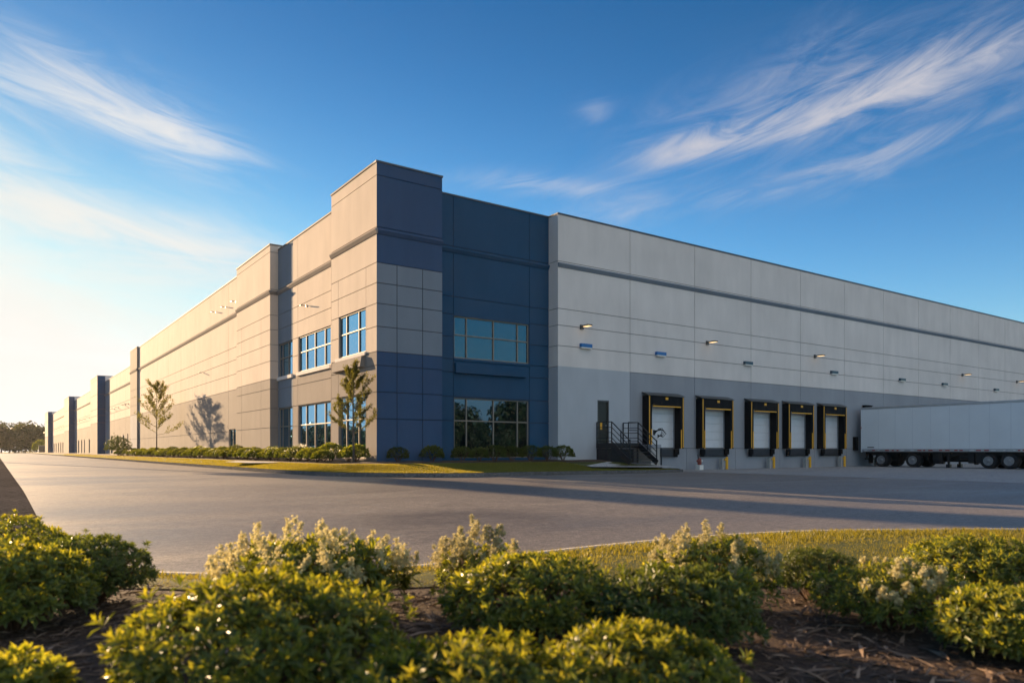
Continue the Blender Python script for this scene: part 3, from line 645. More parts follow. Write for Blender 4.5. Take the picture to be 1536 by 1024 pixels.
for u, k, lb in BL:
    t = empty('box_fixture', (u, -0.001, 6.78)); tag(t, lb, 'wall fixture', 'box fixtures along the dock wall')
    b = MB(); b.box(-0.39, -0.18, 0.0, 0.39, 0, 0.20, 0, 0.012); b.build('housing', M['sign_blue'] if k == 0 else M['sign_teal'], t)
    b = MB(); b.box(-0.37, -0.17, -0.06, 0.37, -0.01, -0.001); b.build('diffuser', M['sign_white'], t)
LL = [(0.3, 30.5, 12.1, 'floodlight above the string course, farthest left of the three together'), (0.3, 27.4, 12.0, 'floodlight above the string course, middle one of three'), (0.3, 24.6, 11.95, 'floodlight above the string course, beside the pilaster edge'), (0.3, 34.7, 7.7, 'floodlight halfway up the long sunlit wall, alone between the tree and pilaster'), (0.5, 10.5, 9.4, 'floodlight in the window bay above the middle upper window'), (0.3, 64.6, 7.72, 'floodlight left of the young tree top on the long wall'), (0.3, 51.7, 7.7, 'floodlight right above the left young tree')]
for x, y, z, lb in LL: lamp(x-0.001, y, z, lb, (-1, 0), False, 0.42)
for k, (y, z) in enumerate([(76.9, 7.3), (79.5, 7.3), (86.5, 7.3), (90.5, 7.3), (97, 7.3), (125.5, 7.3), (133, 7.3), (139, 7.3), (145, 7.3), (151.5, 7.3), (187, 7.3), (194, 7.3), (203, 7.3), (213, 7.3), (223, 7.3)]):
    lamp(0.299, y, z, 'small wall lamp in a row on the far sunlit warehouse wall', (-1, 0), False, .6, 'lamps along the far walls')
# yellow posts and hydrant on the dock apron
for k, (x, lb) in enumerate([(23.3, 'yellow post under the second loading dock'), (28.05, 'yellow post under the third loading dock'), (32.1, 'yellow post under the fourth loading dock'), (36.35, 'yellow post under the fifth loading dock'), (41.2, 'yellow post in shadow behind the trailer wheels')]):
    t = empty('guard_post', (x, -0.55, 0.06)); tag(t, lb, 'bollard', 'yellow posts along the dock wall')
    b = MB(); b.lathe([(0.085, -0.1), (0.085, 0.70), (0.07, 0.75), (0.03, 0.78)], (0, 0, 0), seg=14); b.build('post', M['yellow'], t, smooth=False)
    b = MB(); b.box(-0.30, 0.1, -0.1, -0.12, 0.35, 0.68, 0, 0.01); b.build('stub', M['conc_light'], t)
    b = MB(); b.box(-0.20, -0.03, 0.56, -0.08, 0.05, 0.66); b.build('clip', M['yellow'], t)
t = empty('hydrant', (20.72, -0.6, 0.06)); tag(t, 'red and white hose connection on a white block against the dock wall', 'hydrant')
b = MB(); b.box(-0.17, -0.17, -0.1, 0.17, 0.17, 0.30, 0, 0.015); b.build('base_block', M['sign_white'], t)
b = MB(); b.lathe([(0.10, 0.29), (0.12, 0.34), (0.12, 0.62), (0.10, 0.68), (0.05, 0.72)], (0, 0, 0), seg=14); b.build('body', M['hydrant_red'], t, smooth=True)
for s in (-1, 1):
    b = MB(); b.lathe([(0.07, 0.0), (0.075, 0.12*s), (0.04, 0.16*s)], (s*0.08, 0, 0.54), axis='x', seg=12); b.build('cap', M['sign_white'] if s > 0 else M['hydrant_red'], t)
b = MB(); b.tube([(-0.08, 0.02, 0.66), (-0.12, 0.02, 0.92)], 0.03); b.build('stem', M['steel_dark'], t)
# hose hook beside the first dock
t = empty('cable_bundle', (17.0, -0.55, 2.2)); tag(t, 'black cable bundle hanging beside the first dock door', 'cable')
b = MB(); r0 = random.Random(3)
for k in range(4):
    b.tube([(0.0, 0, 0.0+0.05*k), (0.25+0.1*k, -0.05, 0.28-0.02*k), (0.55+.1*k, -0.05, 0.30-0.1*k), (0.45+0.05*k, -0.03, -0.05-0.05*k), (0.2, 0, -0.25+0.06*k)], 0.022, 6)
b.build('coil', M['black_rubber'], t, smooth=True)
b = MB(); b.box(-0.06, 0.05, -0.1, 0.06, 0.10, 0.2); b.build('hook', M['steel_dark'], t)
# ------------------------------------------------------------------ semi-trailer backed up to a dock
UT = 38.55; TW = 2.6; TR = -0.52; TL_ = 16.2
TB = empty('semi_trailer', (UT+TW/2, TR, 0.06)); tag(TB, 'long white box semi-trailer backed against the dock wall', 'semi-trailer')
def tl(o): return local(o, TB)
b = MB(); b.box(UT+0.012, TR-TL_, 1.34, UT+TW-0.012, TR-0.1, 4.24)
for k in range(14):
    y = TR-0.1-1.22*k
    b.box(UT+0.004, y-0.022, 1.34, UT+0.0115, y+0.022, 4.24, 1)
    for z_ in fr(1.42, 4.18, 22): b.box(UT+0.002, y-.03, z_-.008, UT+.0038, y-.014, z_+.008, 1); b.box(UT+0.002, y+.014, z_-.008, UT+.0038, y+.03, z_+.008, 1)
tl(b.build('box_body', [M['trailer_white'], M['trailer_seam']], TB))
b = MB(); b.box(UT-0.004, TR-TL_, 4.241, UT+TW+0.004, TR, 4.40, 0, 0.02); tl(b.build('top_rail', M['aluminium'], TB))
b = MB(); b.box(UT-0.01, TR-TL_, 1.14, UT+TW+0.01, TR-0.08, 1.338, 0, 0.01); tl(b.build('bottom_rail', M['aluminium'], TB))
b = MB(); b.box(UT-0.006, TR-0.0995, 1.10, UT+TW+0.006, TR, 4.24, 0, 0.01); tl(b.build('rear_frame', M['trailer_white'], TB))
r0 = random.Random(11); y = TR-0.25
while y > TR-TL_+0.5:
    w = r0.choice((0.14, 0.2, 0.28)); col = M['tape_red'] if r0.random() < 0.7 else M['tape_white']
    b = MB(); b.box(UT-0.0165, y-w, 1.20, UT-0.0105, y, 1.27); tl(b.build('reflector', col, TB)); y -= w+r0.choice((0.12, 0.2, 0.3, 0.42))
b = MB()
for z in (2.9,): b.box(UT-0.03, TR-0.06, z-0.05, UT-0.0065, TR-0.02, z+0.05)
tl(b.build('side_marker', M['tape_red'], TB))
b = MB(); b.box(UT+0.5, TR-TL_, 0.88, UT+0.62, TR-0.1, 1.138); b.box(UT+TW-.62, TR-TL_, 0.88, UT+TW-0.5, TR-0.1, 1.138)
for k in range(14): b.box(UT+0.15, TR-0.6-1.1*k, 1.02, UT+TW-0.15, TR-0.66-1.1*k, 1.137)
b.box(UT+.3, TR-.12, .55, UT+TW-.3, TR-.2, .68)
for x in (UT+.5, UT+TW-.6): b.box(x, TR-.2, .6, x+.1, TR-.12, 1.13)
tl(b.build('chassis', M['steel_dark'], TB))
b = MB(); b.box(UT-0.003, TR-1.0, 1.43, UT+.003, TR-.5, 1.50); tl(b.build('maker_plate', M['lamp_grey'], TB))
def wheel(y, inner=False):
    for x0, dr_ in ((UT+0.06, 1), (UT+TW-0.06, -1)):
        b = MB(); c = (x0, y, 0.56)
        b.lathe([(0.30, 0.02*dr_), (0.44, 0.0), (0.50, 0.05*dr_), (0.505, 0.22*dr_), (0.46, 0.27*dr_), (0.46, 0.34*dr_), (0.505, 0.38*dr_), (0.505, 0.58*dr_), (0.44, 0.62*dr_)], c, 'x', 28)
        w = tl(b.build('wheel', M['tyre'], TB))
        b = MB(); b.lathe([(0.29, 0.0), (0.30, -0.012*dr_), (0.285, 0.0), (0.24, 0.07*dr_), (0.12, 0.06*dr_), (0.11, -0.02*dr_), (0.08, -0.05*dr_), (0.03, -0.055*dr_)], (x0+0.012*dr_, y, 0.56), 'x', 24)
        for k in range(10):
            a = 2*math.pi*k/10; b.lathe([(0.016, 0.066*dr_), (0.016, 0.03*dr_)], (x0+0.012*dr_, y+0.185*math.cos(a), 0.56+0.185*math.sin(a)), 'x', 6)
        b.build('rim', M['rim'], w)
    b = MB(); b.tube([(UT+0.3, y, 0.56), (UT+TW-0.3, y, 0.56)], 0.075, 10); tl(b.build('axle', M['steel_dark'], TB))
for y in (-2.0, -4.25, -9.05, -10.25): wheel(y)
for y in (-1.05, -3.2, -5.3, -8.2):
    b = MB(); b.box(UT+0.1, y-0.02, 0.30, UT+0.72, y, 1.02); tl(b.build('mud_flap', M['black_rubber'], TB))
b = MB()
for x in (UT+.45, UT+TW-.55):
    b.box(x, -6.5, 0.30, x+.12, -6.38, 1.1); b.box(x-.08, -6.56, .06, x+.2, -6.32, .3); b.bar((x+.06, -6.44, .75), (x+.06, -7.4, 1.1), .06)
b.bar((UT+.5, -6.44, .62), (UT+TW-.5, -6.44, .62), .06)
b.box(UT+.35, -6.1, .52, UT+.85, -5.45, 1.10, 0, .03); b.box(UT+.25, -8.75, .38, UT+.8, -7.75, 1.12, 0, .05); b.box(UT+1.0, -7.6, .45, UT+1.7, -5.2, 1.1, 0, .05); b.tube([(UT+.62, -5.5, .5), (UT+.62, -6.1, .5)], .2, 12); b.box(UT+.9, -4.9, .5, UT+1.7, -1.4, 1.05, 0, .05)
b.tube([(UT+.5, -7.2, .8), (UT+.5, -8.0, .8)], .16, 12)
tl(b.build('landing_gear', M['steel_dark'], TB))
# ------------------------------------------------------------------ foliage
def leaf6(b, p, d, n, L, W, m, curl=0.25):
    """leaf with a folded midrib: p base, d direction, n upper normal"""
    s = d.cross(n)
    if s.length < 1e-4: s = d.cross(Vector((1, 0, 0)))
    s.normalize(); n = s.cross(d)
    q = p+d*(L*0.52); t = p+d*(L*0.97)-n*(curl*L*0.45)
    i = len(b.v)
    b.v += [tuple(p), tuple(q-n*(curl*L*.12)), tuple(q+s*(W*.5)+n*(W*.16)), tuple(q-s*(W*.5)+n*(W*.16)), tuple(t)]
    b.f += [(i, i+1, i+2), (i, i+3, i+1), (i+1, i+4, i+2), (i+3, i+4, i+1)]; b.m += [m]*4
def rosette(b, p, ax, L, W, n, r, young=3, mats=(0, 1), tipgold=False):
    ax = ax.normalized(); u = ax.cross(Vector((0.3, 0.2, 0.93))); u = u.normalized() if u.length > 1e-3 else Vector((1, 0, 0)); v = ax.cross(u)
    a0 = r.uniform(0, 6.28)
    for k in range(n):
        f = k/max(1, n-1); a = a0+k*2.4; tilt = 1.35-0.95*f+r.uniform(-.12, .12)     # outer leaves lie flat, inner ones stand up
        rad = u*math.cos(a)+v*math.sin(a)
        d = (rad*math.sin(tilt)+ax*math.cos(tilt)).normalized(); nn = (ax*math.sin(tilt)-rad*math.cos(tilt))
        s = (1-0.42*f)*r.uniform(.85, 1.1)
        leaf6(b, p+ax*(0.35*L*f), d, nn, L*s, W*s, mats[1] if k >= n-young else mats[0], r.uniform(.1, .4))
def dome_dir(r, low=-0.25):
    while True:
        v = Vector((r.gauss(0, 1), r.gauss(0, 1), r.gauss(0, 1)))
        if v.length > 1e-3:
            v.normalize()
            if v.z > low: return v
def make_bush(seed, n, L, W, nl, rx=0.5, rz=0.5, young=3, lum=0.16, twigs=60, mats=None, low=-0.3, whirl=0.35, deep=0.3):
    """a mounded shrub of radius rx (base at z=0), rosettes through the outer shell of the crown"""
    r = random.Random(seed); b = MB(); cz = rz*0.42
    off = Vector((seed*3.1, seed*1.7, 0))
    def rad(d): return 1+lum*1.6*noise.noise(d*1.6+off)+lum*noise.noise(d*4.2+off)
    for k in range(n):
        d = dome_dir(r, low); inner_ = r.random() < deep
        q = rad(d)*(r.uniform(.55, .86) if inner_ else r.uniform(.9, 1.04))
        if not inner_ and d.z > .05 and r.random() < .035: q *= r.uniform(1.07, 1.24)      # stray shoots
        p = Vector((d.x*rx*q, d.y*rx*q, cz+d.z*(rz-cz)*q if d.z > 0 else cz+d.z*cz*0.95*q))
        ax = (d+Vector((0, 0, 0.55))+Vector((r.uniform(-1, 1), r.uniform(-1, 1), r.uniform(-.6, .6)))*whirl)
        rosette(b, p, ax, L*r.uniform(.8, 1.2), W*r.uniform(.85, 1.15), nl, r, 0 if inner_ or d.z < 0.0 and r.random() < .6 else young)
    t = MB()
    for k in range(twigs):
        d = dome_dir(r, 0.0); q = rad(d)*.9
        e = Vector((d.x*rx*q, d.y*rx*q, cz+d.z*(rz-cz)*q)); m_ = e*0.5+Vector((r.uniform(-.06, .06), r.uniform(-.06, .06), 0.02))
        t.tube([(d.x*.05, d.y*.05, -.03), m_, e], [0.008, 0.006, 0.003], 4, cap=False)
    return b, t
def plume(b, p, H, r, m, n=70, rw=0.10):
    """loose flower panicle: a stalk with short side sprays of tiny florets"""
    lean = Vector((r.uniform(-.3, .3), r.uniform(-.3, .3), 1)).normalized()
    for k in range(int(n/7)):
        f = r.random(); a = r.uniform(0, 6.28); w = rw*(1-f*.85)*r.uniform(.5, 1.1)
        e = p+lean*(H*f)+Vector((math.cos(a)*w, math.sin(a)*w, w*.5))
        for q in range(7):
            c = (p+lean*(H*f*.9)).lerp(e, r.uniform(.35, 1.05))+Vector((r.gauss(0, .007), r.gauss(0, .007), r.gauss(0, .008)))
            d = Vector((r.gauss(0, 1), r.gauss(0, 1), r.gauss(.4, 1))).normalized()
            s = r.uniform(.006, .012); u = d.orthogonal().normalized(); v = d.cross(u)
            i = len(b.v); b.v += [tuple(c-u*s), tuple(c+v*s*.8+d*s*.5), tuple(c+u*s), tuple(c-v*s*.8+d*s*.5)]; b.f.append((i, i+1, i+2, i+3)); b.m.append(m)
LM = [M['leaf'], M['leaf_young']]; LMD = [M['leaf_dark'], M['leaf']]; LMW = [M['leaf_young'], M['leaf_young']]
FG = 'mounded shrubs in the foreground mulch bed'
def place_bush(name, px, depth, zb, bm_, label, cat='shrub', group=FG, mats=None, flower=None, rz=0.0):
    p = spot(px, depth, zb); t = empty(name, p, rz); tag(t, label, cat, group)
    bb, tt = bm_
    bb.build('foliage', mats or LM, t); tt.build('stems', M['twig'], t)
    if flower: flower.build('flowers', M['flower'], t)
    return t
def flowers_on(seed, n, rx, rz, H, sec=(0, 6.28), rw=0.06, up=0.25):
    r = random.Random(seed); b = MB()
    for k in range(n):
        a = r.uniform(*sec); e = r.uniform(up, 1.0); c = math.sqrt(max(0, 1-e*e))
        plume(b, Vector((rx*c*math.cos(a), rx*c*math.sin(a), rz*(.45+.55*e)-0.02)), H*r.uniform(.6, 1.35), r, 0, 150, rw)
    return b
GZB = 0.15
def B(seed, n, rx, rz, L=.066, young=4, lum=.07, nl=9, **k): return make_bush(seed, n, L, L*.36, nl, rx, rz, young, lum, **k)
# front row
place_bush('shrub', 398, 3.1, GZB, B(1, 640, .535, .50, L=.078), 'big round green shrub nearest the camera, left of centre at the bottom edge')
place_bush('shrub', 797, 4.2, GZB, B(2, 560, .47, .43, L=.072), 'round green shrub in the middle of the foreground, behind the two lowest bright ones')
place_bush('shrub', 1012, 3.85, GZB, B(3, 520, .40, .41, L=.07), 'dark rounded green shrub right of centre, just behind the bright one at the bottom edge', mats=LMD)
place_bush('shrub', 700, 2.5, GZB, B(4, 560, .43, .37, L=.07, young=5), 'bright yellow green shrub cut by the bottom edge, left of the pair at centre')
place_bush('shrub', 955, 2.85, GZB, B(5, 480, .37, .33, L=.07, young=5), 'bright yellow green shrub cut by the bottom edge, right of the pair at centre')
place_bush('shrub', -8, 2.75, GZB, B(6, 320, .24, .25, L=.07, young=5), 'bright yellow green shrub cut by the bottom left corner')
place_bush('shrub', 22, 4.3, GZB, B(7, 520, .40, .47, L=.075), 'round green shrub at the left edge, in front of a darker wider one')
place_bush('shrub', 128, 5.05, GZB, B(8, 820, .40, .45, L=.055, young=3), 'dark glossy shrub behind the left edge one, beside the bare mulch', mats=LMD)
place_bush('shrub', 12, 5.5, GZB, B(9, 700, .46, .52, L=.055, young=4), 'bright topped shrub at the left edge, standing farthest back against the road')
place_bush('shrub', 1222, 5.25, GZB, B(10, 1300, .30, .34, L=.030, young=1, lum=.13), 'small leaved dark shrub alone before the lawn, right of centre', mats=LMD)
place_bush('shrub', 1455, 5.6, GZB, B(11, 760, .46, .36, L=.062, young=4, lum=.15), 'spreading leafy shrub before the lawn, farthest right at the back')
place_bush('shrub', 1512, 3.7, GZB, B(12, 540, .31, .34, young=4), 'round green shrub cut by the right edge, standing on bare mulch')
# flowering ones
FGF = 'flowering shrubs in the foreground bed'
place_bush('flowering_shrub', 470, 4.75, GZB, make_bush(13, 420, .10, .036, 7, .52, .44, young=2, lum=.16), 'shrub with the largest cream flower plumes, behind the big round shrub', 'flowering shrub', FGF, flower=flowers_on(21, 70, .62, .46, .15, rw=.065, up=.10))
place_bush('flowering_shrub', 718, 5.0, GZB, make_bush(14, 340, .052, .017, 8, .29, .40, lum=.16), 'narrow shrub with one tall cream plume, beside the kerb at centre', 'flowering shrub', FGF, flower=flowers_on(22, 34, .31, .45, .15, rw=.055, up=.15))
place_bush('flowering_shrub', 1062, 4.9, GZB, make_bush(15, 380, .085, .026, 7, .40, .41, young=2, lum=.16), 'shrub with pale cream plumes against the lawn, right of centre', 'flowering shrub', FGF, flower=flowers_on(23, 38, .42, .43, .14, rw=.055, up=.15))
place_bush('flowering_shrub', 1335, 4.35, GZB, make_bush(16, 620, .060, .016, 8, .37, .36, lum=.2), 'loose shrub with small whitish flower heads, left of the right edge shrub', 'flowering shrub', FGF, flower=flowers_on(24, 26, .39, .37, .075, rw=.045, up=.05))
# ------------------------------------------------------------------ mulch chips and grass blades (uncountable)
def inside(p, poly):
    c = False; n = len(poly); x, y = p
    for i in range(n):
        x0, y0 = poly[i][0], poly[i][1]; x1, y1 = poly[(i+1) % n][0], poly[(i+1) % n][1]
        if (y0 > y) != (y1 > y) and x < (x1-x0)*(y-y0)/(y1-y0)+x0: c = not c
    return c
island = [(p.x, p.y) for p in MN]+[(-3, -39), (-26, -39)]
lawn_poly = [(p.x, p.y) for p in KNB]+[(p.x, p.y) for p in reversed(MN)]
r = random.Random(31); b = MB()
for k in range(26000):
    dep = 2.3+5.5*r.random()**1.1; px = r.uniform(-80, 1620); p = spot(px, dep)
    if not inside((p.x, p.y), island): continue
    z = 0.172+nz(p.x, p.y)+r.uniform(-.006, .016)
    L = r.uniform(.012, .055) if r.random() < .93 else r.uniform(.07, .15); W = min(.022, L*r.uniform(.12, .35)); a = r.gauss(0.5, .8); tl_ = r.uniform(-.25, .3)
    d = Vector((math.cos(a), math.sin(a), tl_)).normalized()*L; s = Vector((-math.sin(a), math.cos(a), r.uniform(-.5, .5))).normalized()*W
    q = Vector((p.x, p.y, z)); i = len(b.v); bow = Vector((0, 0, L*.08))
    b.v += [tuple(q-d), tuple(q-s*.5+bow), tuple(q+d), tuple(q+s*.5+bow)]; b.f.append((i, i+1, i+2, i+3)); b.m.append(0)
tag(b.build('bark_chips', M['chip']), 'loose brown bark chips covering the foreground planting bed', 'mulch', kind='stuff')
def blades(b, p, z, r, h, w, n=3):
    for k in range(n):
        a = r.uniform(0, 6.28); q = Vector((p[0]+r.uniform(-.02, .02), p[1]+r.uniform(-.02, .02), z)); u = Vector((math.cos(a), math.sin(a), 0))
        le = Vector((r.uniform(-.5, .5), r.uniform(-.5, .5), 1)).normalized()*(h*r.uniform(.6, 1.2))
        i = len(b.v); b.v += [tuple(q-u*w), tuple(q+u*w), tuple(q+le)]; b.f.append((i, i+1, i+2)); b.m.append(0)
b = MB(); cnt = 0
xs = [p[0] for p in lawn_poly]; ys = [p[1] for p in lawn_poly]
for k in range(120000):
    p = (r.uniform(-16, 1.5), r.uniform(-32, -22.3))
    if inside(p, lawn_poly):
        pat = noise.noise(Vector((p[0]*1.3, p[1]*1.3, 0)))
        if r.random() < .95+.5*pat: blades(b, p, 0.11, r, .05+.02*pat, .0035, 3)
tag(b.build('lawn', M['grass']), 'short yellow green lawn between the foreground shrubs and the kerb', 'grass', kind='stuff')
b = MB(); n = len(KB)
for k in range(70000):
    i = int((r.random()**0.62)*(n-1)) if r.random() < .75 else r.randrange(n-1); i = n-2-min(n-2, int((1-r.random()**1.0)*(n-1))) if r.random() < .2 else i
    f, t = r.random(), r.random()
    p0 = KB[i].lerp(KB[i+1], f); p1 = mul[i].lerp(mul[i+1], f); q = p0.lerp(p1, t)
    if q.y > 130: continue
    if q.x > 9.0 and q.y > -4.4 and q.y > -5.2+0: 
        if q.y > -4.4+0.25*(q.x-9.5): continue
    z = zl(Vector((p0.x, p0.y)), None, t)
    blades(b, (q.x, q.y), z-.01, r, .07, .009, 3)
tag(b.build('lawn', M['grass']), 'sunlit lawn strip between the far kerb and the building bed', 'grass', kind='stuff')
# ------------------------------------------------------------------ shrubs of the bed along the building
def small_bush(seed, mats, n=560, L=.075, W=.034, lum=.08):
    r = random.Random(seed); b = MB(); off = Vector((seed, 2*seed, 0))
    for k in range(n):
        d = dome_dir(r, -.35); q = (1+lum*1.7*noise.noise(d*2.2+off))*r.uniform(.75, 1.03)
        p = Vector((d.x*.5*q, d.y*.5*q, .26+d.z*(.34 if d.z > 0 else .24)*q))
        for j in range(4):
            dd = (d+Vector((r.uniform(-1, 1), r.uniform(-1, 1), r.uniform(-.3, 1.1)))*.8).normalized()
            s = dd.orthogonal().normalized()*W*.5; e = p+dd*L*r.uniform(.7, 1.3); mdl = (p+e)/2
            i = len(b.v); b.v += [tuple(p), tuple(mdl+s), tuple(e), tuple(mdl-s)]; b.f.append((i, i+1, i+2, i+3)); b.m.append(1 if (d.z > .2 and j == 0) else 0)
    t = MB()
    for k in range(9): a = r.uniform(0, 6.28); t.tube([(0, 0, -.05), (.2*math.cos(a), .2*math.sin(a), .22), (.33*math.cos(a), .33*math.sin(a), .42)], [.016, .012, .006], 5, cap=False)
    o = empty('bed_shrub'); b.build('foliage', mats, o); t.build('stems', M['twig'], o); return o
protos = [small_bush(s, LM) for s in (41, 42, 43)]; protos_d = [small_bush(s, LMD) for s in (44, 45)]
used = set(); r = random.Random(51)
def put(ps, k, x, y, z, s, label, group, sz=1.0):
    o = ps[k % len(ps)]
    if o.name in used: o = copy_tree(o)
    else: used.add(o.name)
    o.location = (x, y, z); o.scale = (s, s, s*sz); o.rotation_euler = (0, 0, r.uniform(0, 6.28)); tag(o, label, 'shrub', group); return o
k = 0; y = 1.2
G1 = 'low shrubs in rows along the sunlit side of the building'
while y < 70:
    put(protos, k, -1.95+r.uniform(-.15, .15), y, .69, r.uniform(.85, 1.1), 'low yellow green shrub of the front row in the bed along the sunlit wall', G1, r.uniform(.85, 1.05)); k += 1
    y += r.uniform(1.0, 1.25) if y < 30 else r.uniform(1.2, 1.7)
y = 1.5
while y < 66:
    if not (-.2 < y < 1): put(protos, k, -0.85+r.uniform(-.15, .15), y, .72, r.uniform(.9, 1.15), 'low green shrub of the back row close to the sunlit wall', 'low shrubs against the sunlit wall', r.uniform(.95, 1.25)); k += 1
    y += r.uniform(1.1, 1.6)
put(protos, k, -.75, .55, .70, 1.15, 'yellow green shrub at the building corner, right of the near young tree', G1, 1.1); k += 1
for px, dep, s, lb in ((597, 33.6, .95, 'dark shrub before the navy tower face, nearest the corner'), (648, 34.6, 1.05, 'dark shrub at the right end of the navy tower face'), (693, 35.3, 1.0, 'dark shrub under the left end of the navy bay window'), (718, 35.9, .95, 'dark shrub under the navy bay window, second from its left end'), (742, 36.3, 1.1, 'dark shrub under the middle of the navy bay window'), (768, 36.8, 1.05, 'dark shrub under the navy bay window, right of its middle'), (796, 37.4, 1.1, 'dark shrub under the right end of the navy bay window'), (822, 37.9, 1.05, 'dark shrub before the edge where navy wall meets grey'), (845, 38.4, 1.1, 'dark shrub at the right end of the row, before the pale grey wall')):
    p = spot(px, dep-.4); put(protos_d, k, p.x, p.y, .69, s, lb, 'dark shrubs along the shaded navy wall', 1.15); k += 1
# tall round shrub at the end of the bed
b, t = make_bush(61, 900, .16, .07, 6, 1.35, 2.1, young=1, lum=.16, twigs=20)
o = empty('round_shrub', (-2.1, 66.8, .66)); tag(o, 'tall round dark shrub at the far end of the bed by the wall', 'shrub'); b.build('foliage', LMD, o); t.build('stems', M['twig'], o)
# ------------------------------------------------------------------ two young trees
def young_tree(seed, H, name, loc, label, dense=1.0, spread=1.35, base=1.0, leafL=.11):
    r = random.Random(seed); o = empty(name, loc); tag(o, label, 'tree', 'young trees on the lawn')
    t = MB(); lv = MB()
    t.tube([(0, 0, -.1), (.01, 0, H*.3), (-.02, .01, H*.6), (.02, 0, H*.96)], [.055, .045, .028, .006], 8)
    def spray(p, d, L, lvl):
        pts = [p]; q = p.copy(); dd = d.copy(); nseg = 5
        for i in range(nseg):
            dd = (dd+Vector((r.uniform(-.15, .15), r.uniform(-.15, .15), .10))).normalized(); q = q+dd*(L/nseg); pts.append(q.copy())
        t.tube(pts, [(.016 if lvl == 0 else .007)*(1-.8*i/nseg) for i in range(nseg+1)], 4, cap=False)
        for i in range(1, nseg+1):
            for j in range(int((9 if lvl else 5)*dense)):
                c = pts[i-1].lerp(pts[i], r.random())+Vector((r.gauss(0, 1), r.gauss(0, 1), r.gauss(0, .8)))*(.034*spread)
                ld = (dd+Vector((r.uniform(-1, 1), r.uniform(-1, 1), r.uniform(-.9, .6)))).normalized()
                leaf6(lv, c, ld, Vector((r.uniform(-.6, .6), r.uniform(-.6, .6), 1)).normalized(), leafL*r.uniform(.6, 1.2), leafL*.55*r.uniform(.7, 1.1), 0)
            if lvl == 0 and i >= 2:
                for j in range(2):
                    sd = (dd+Vector((r.uniform(-1, 1), r.uniform(-1, 1), r.uniform(-.2, .6)))*.8).normalized(); spray(pts[i], sd, L*.42*r.uniform(.6, 1.1), 1)
    nb = 24
    for k in range(nb):
        f = k/(nb-1); z = H*(.30+.62*f); a = k*2.4+r.uniform(-.4, .4)
        L = spread*(1-.62*f**1.4)*r.uniform(.65, 1.2); el = .26+.62*f+r.uniform(-.15, .15)
        spray(Vector((0, 0, z)), Vector((math.cos(a)*math.cos(el), math.sin(a)*math.cos(el), math.sin(el))), L, 0)
    t.build('trunk', M['bark_pale'], o, smooth=True); lv.build('crown', M['leaf_tree'], o)
young_tree(71, 6.6, 'young_tree', (-1.85, 43.5, .68), 'young open crowned tree on the lawn, left, before the long sunlit wall', .55, 2.1, leafL=.17)
young_tree(72, 4.15, 'young_tree', (-1.1, .0, .68), 'young thin tree at the corner of the building, before the tower windows', 1.1, 1.25, leafL=.09)
# ------------------------------------------------------------------ far trees
def big_tree(seed, H, Wd, nl=3600, ls=.6, trunk_h=.18):
    r = random.Random(seed); lv = MB(); t = MB(); off = Vector((seed*1.3, seed*.7, 0))
    t.tube([(0, 0, -.5), (.1, 0, H*.3), (0, .1, H*.7)], [H*.022, H*.017, H*.006], 8)
    cl = []
    for k in range(26):
        d = dome_dir(r, -.95); q = r.uniform(.35, .85); cl.append((Vector((d.x*Wd*.5*q, d.y*Wd*.5*q, H*.54+d.z*H*(.40 if d.z > 0 else .56)*q)), r.uniform(.13, .24)*Wd))
        t.tube([(0, 0, H*r.uniform(.2, .5)), tuple(cl[-1][0])], [H*.008, H*.003], 4, cap=False)
    for k in range(nl):
        c, cr = cl[r.randrange(26)]; d = dome_dir(r, -1); p = c+d*cr*r.uniform(.55, 1.1)
        n = (d+Vector((r.uniform(-1, 1), r.uniform(-1, 1), r.uniform(-1, 1)))*.7).normalized(); u = n.orthogonal().normalized()*ls*r.uniform(.5, 1.1); v = n.cross(u.normalized())*ls*r.uniform(.35, .7)
        i = len(lv.v); lv.v += [tuple(p-u), tuple(p+v), tuple(p+u), tuple(p-v)]; lv.f.append((i, i+1, i+2, i+3)); lv.m.append(0)
    o = empty('broadleaf_tree'); t.build('trunk', M['bark'], o); lv.build('crown', M['leaf_far'], o); return o
bt = [big_tree(81, 14, 13), big_tree(82, 12.5, 11), big_tree(83, 15, 11)]
bused = set()
def put_tree(k, x, y, z, s, label, group):
    o = bt[k % 3]
    if o.name in bused: o = copy_tree(o)
    else: bused.add(o.name)
    o.location = (x, y, z); o.scale = (s, s, s*r.uniform(.93, 1.05)); o.rotation_euler = (0, 0, r.uniform(0, 6.28)); tag(o, label, 'tree', group)
k = 0
for px, dep, s in ((-130, 340, 1.05), (-85, 330, 1.0), (-45, 335, 1.1), (-12, 325, 1.05), (14, 332, 1.1), (38, 322, 1.02), (62, 330, .98), (84, 345, 1.0), (2, 360, 1.15), (28, 358, 1.1), (54, 362, 1.08), (-30, 365, 1.1), (-62, 362, 1.12), (-110, 365, 1.1), (74, 318, .8), (-160, 345, 1.05), (-200, 350, 1.0)):
    p = spot(px, dep); put_tree(k, p.x, p.y, .1, s*.98, 'hazy dark tree in the wood beyond the end of the drive', 'trees beyond the end of the drive'); k += 1
for j in range(30):
    put_tree(k, -84+(j % 3)*-9+r.uniform(-3, 3), 150+j*7.5+r.uniform(-3, 3), -.2, r.uniform(.75, .95), 'tree far across the drive, seen in the sunlit windows', 'trees across the drive'); k += 1
for j in range(16):
    put_tree(k, 18+j*7.5+r.uniform(-2, 2), -98+r.uniform(-9, 9), -.2, r.uniform(.72, 1.05), 'tree across the truck court, seen in the shaded windows', 'trees across the truck court'); k += 1
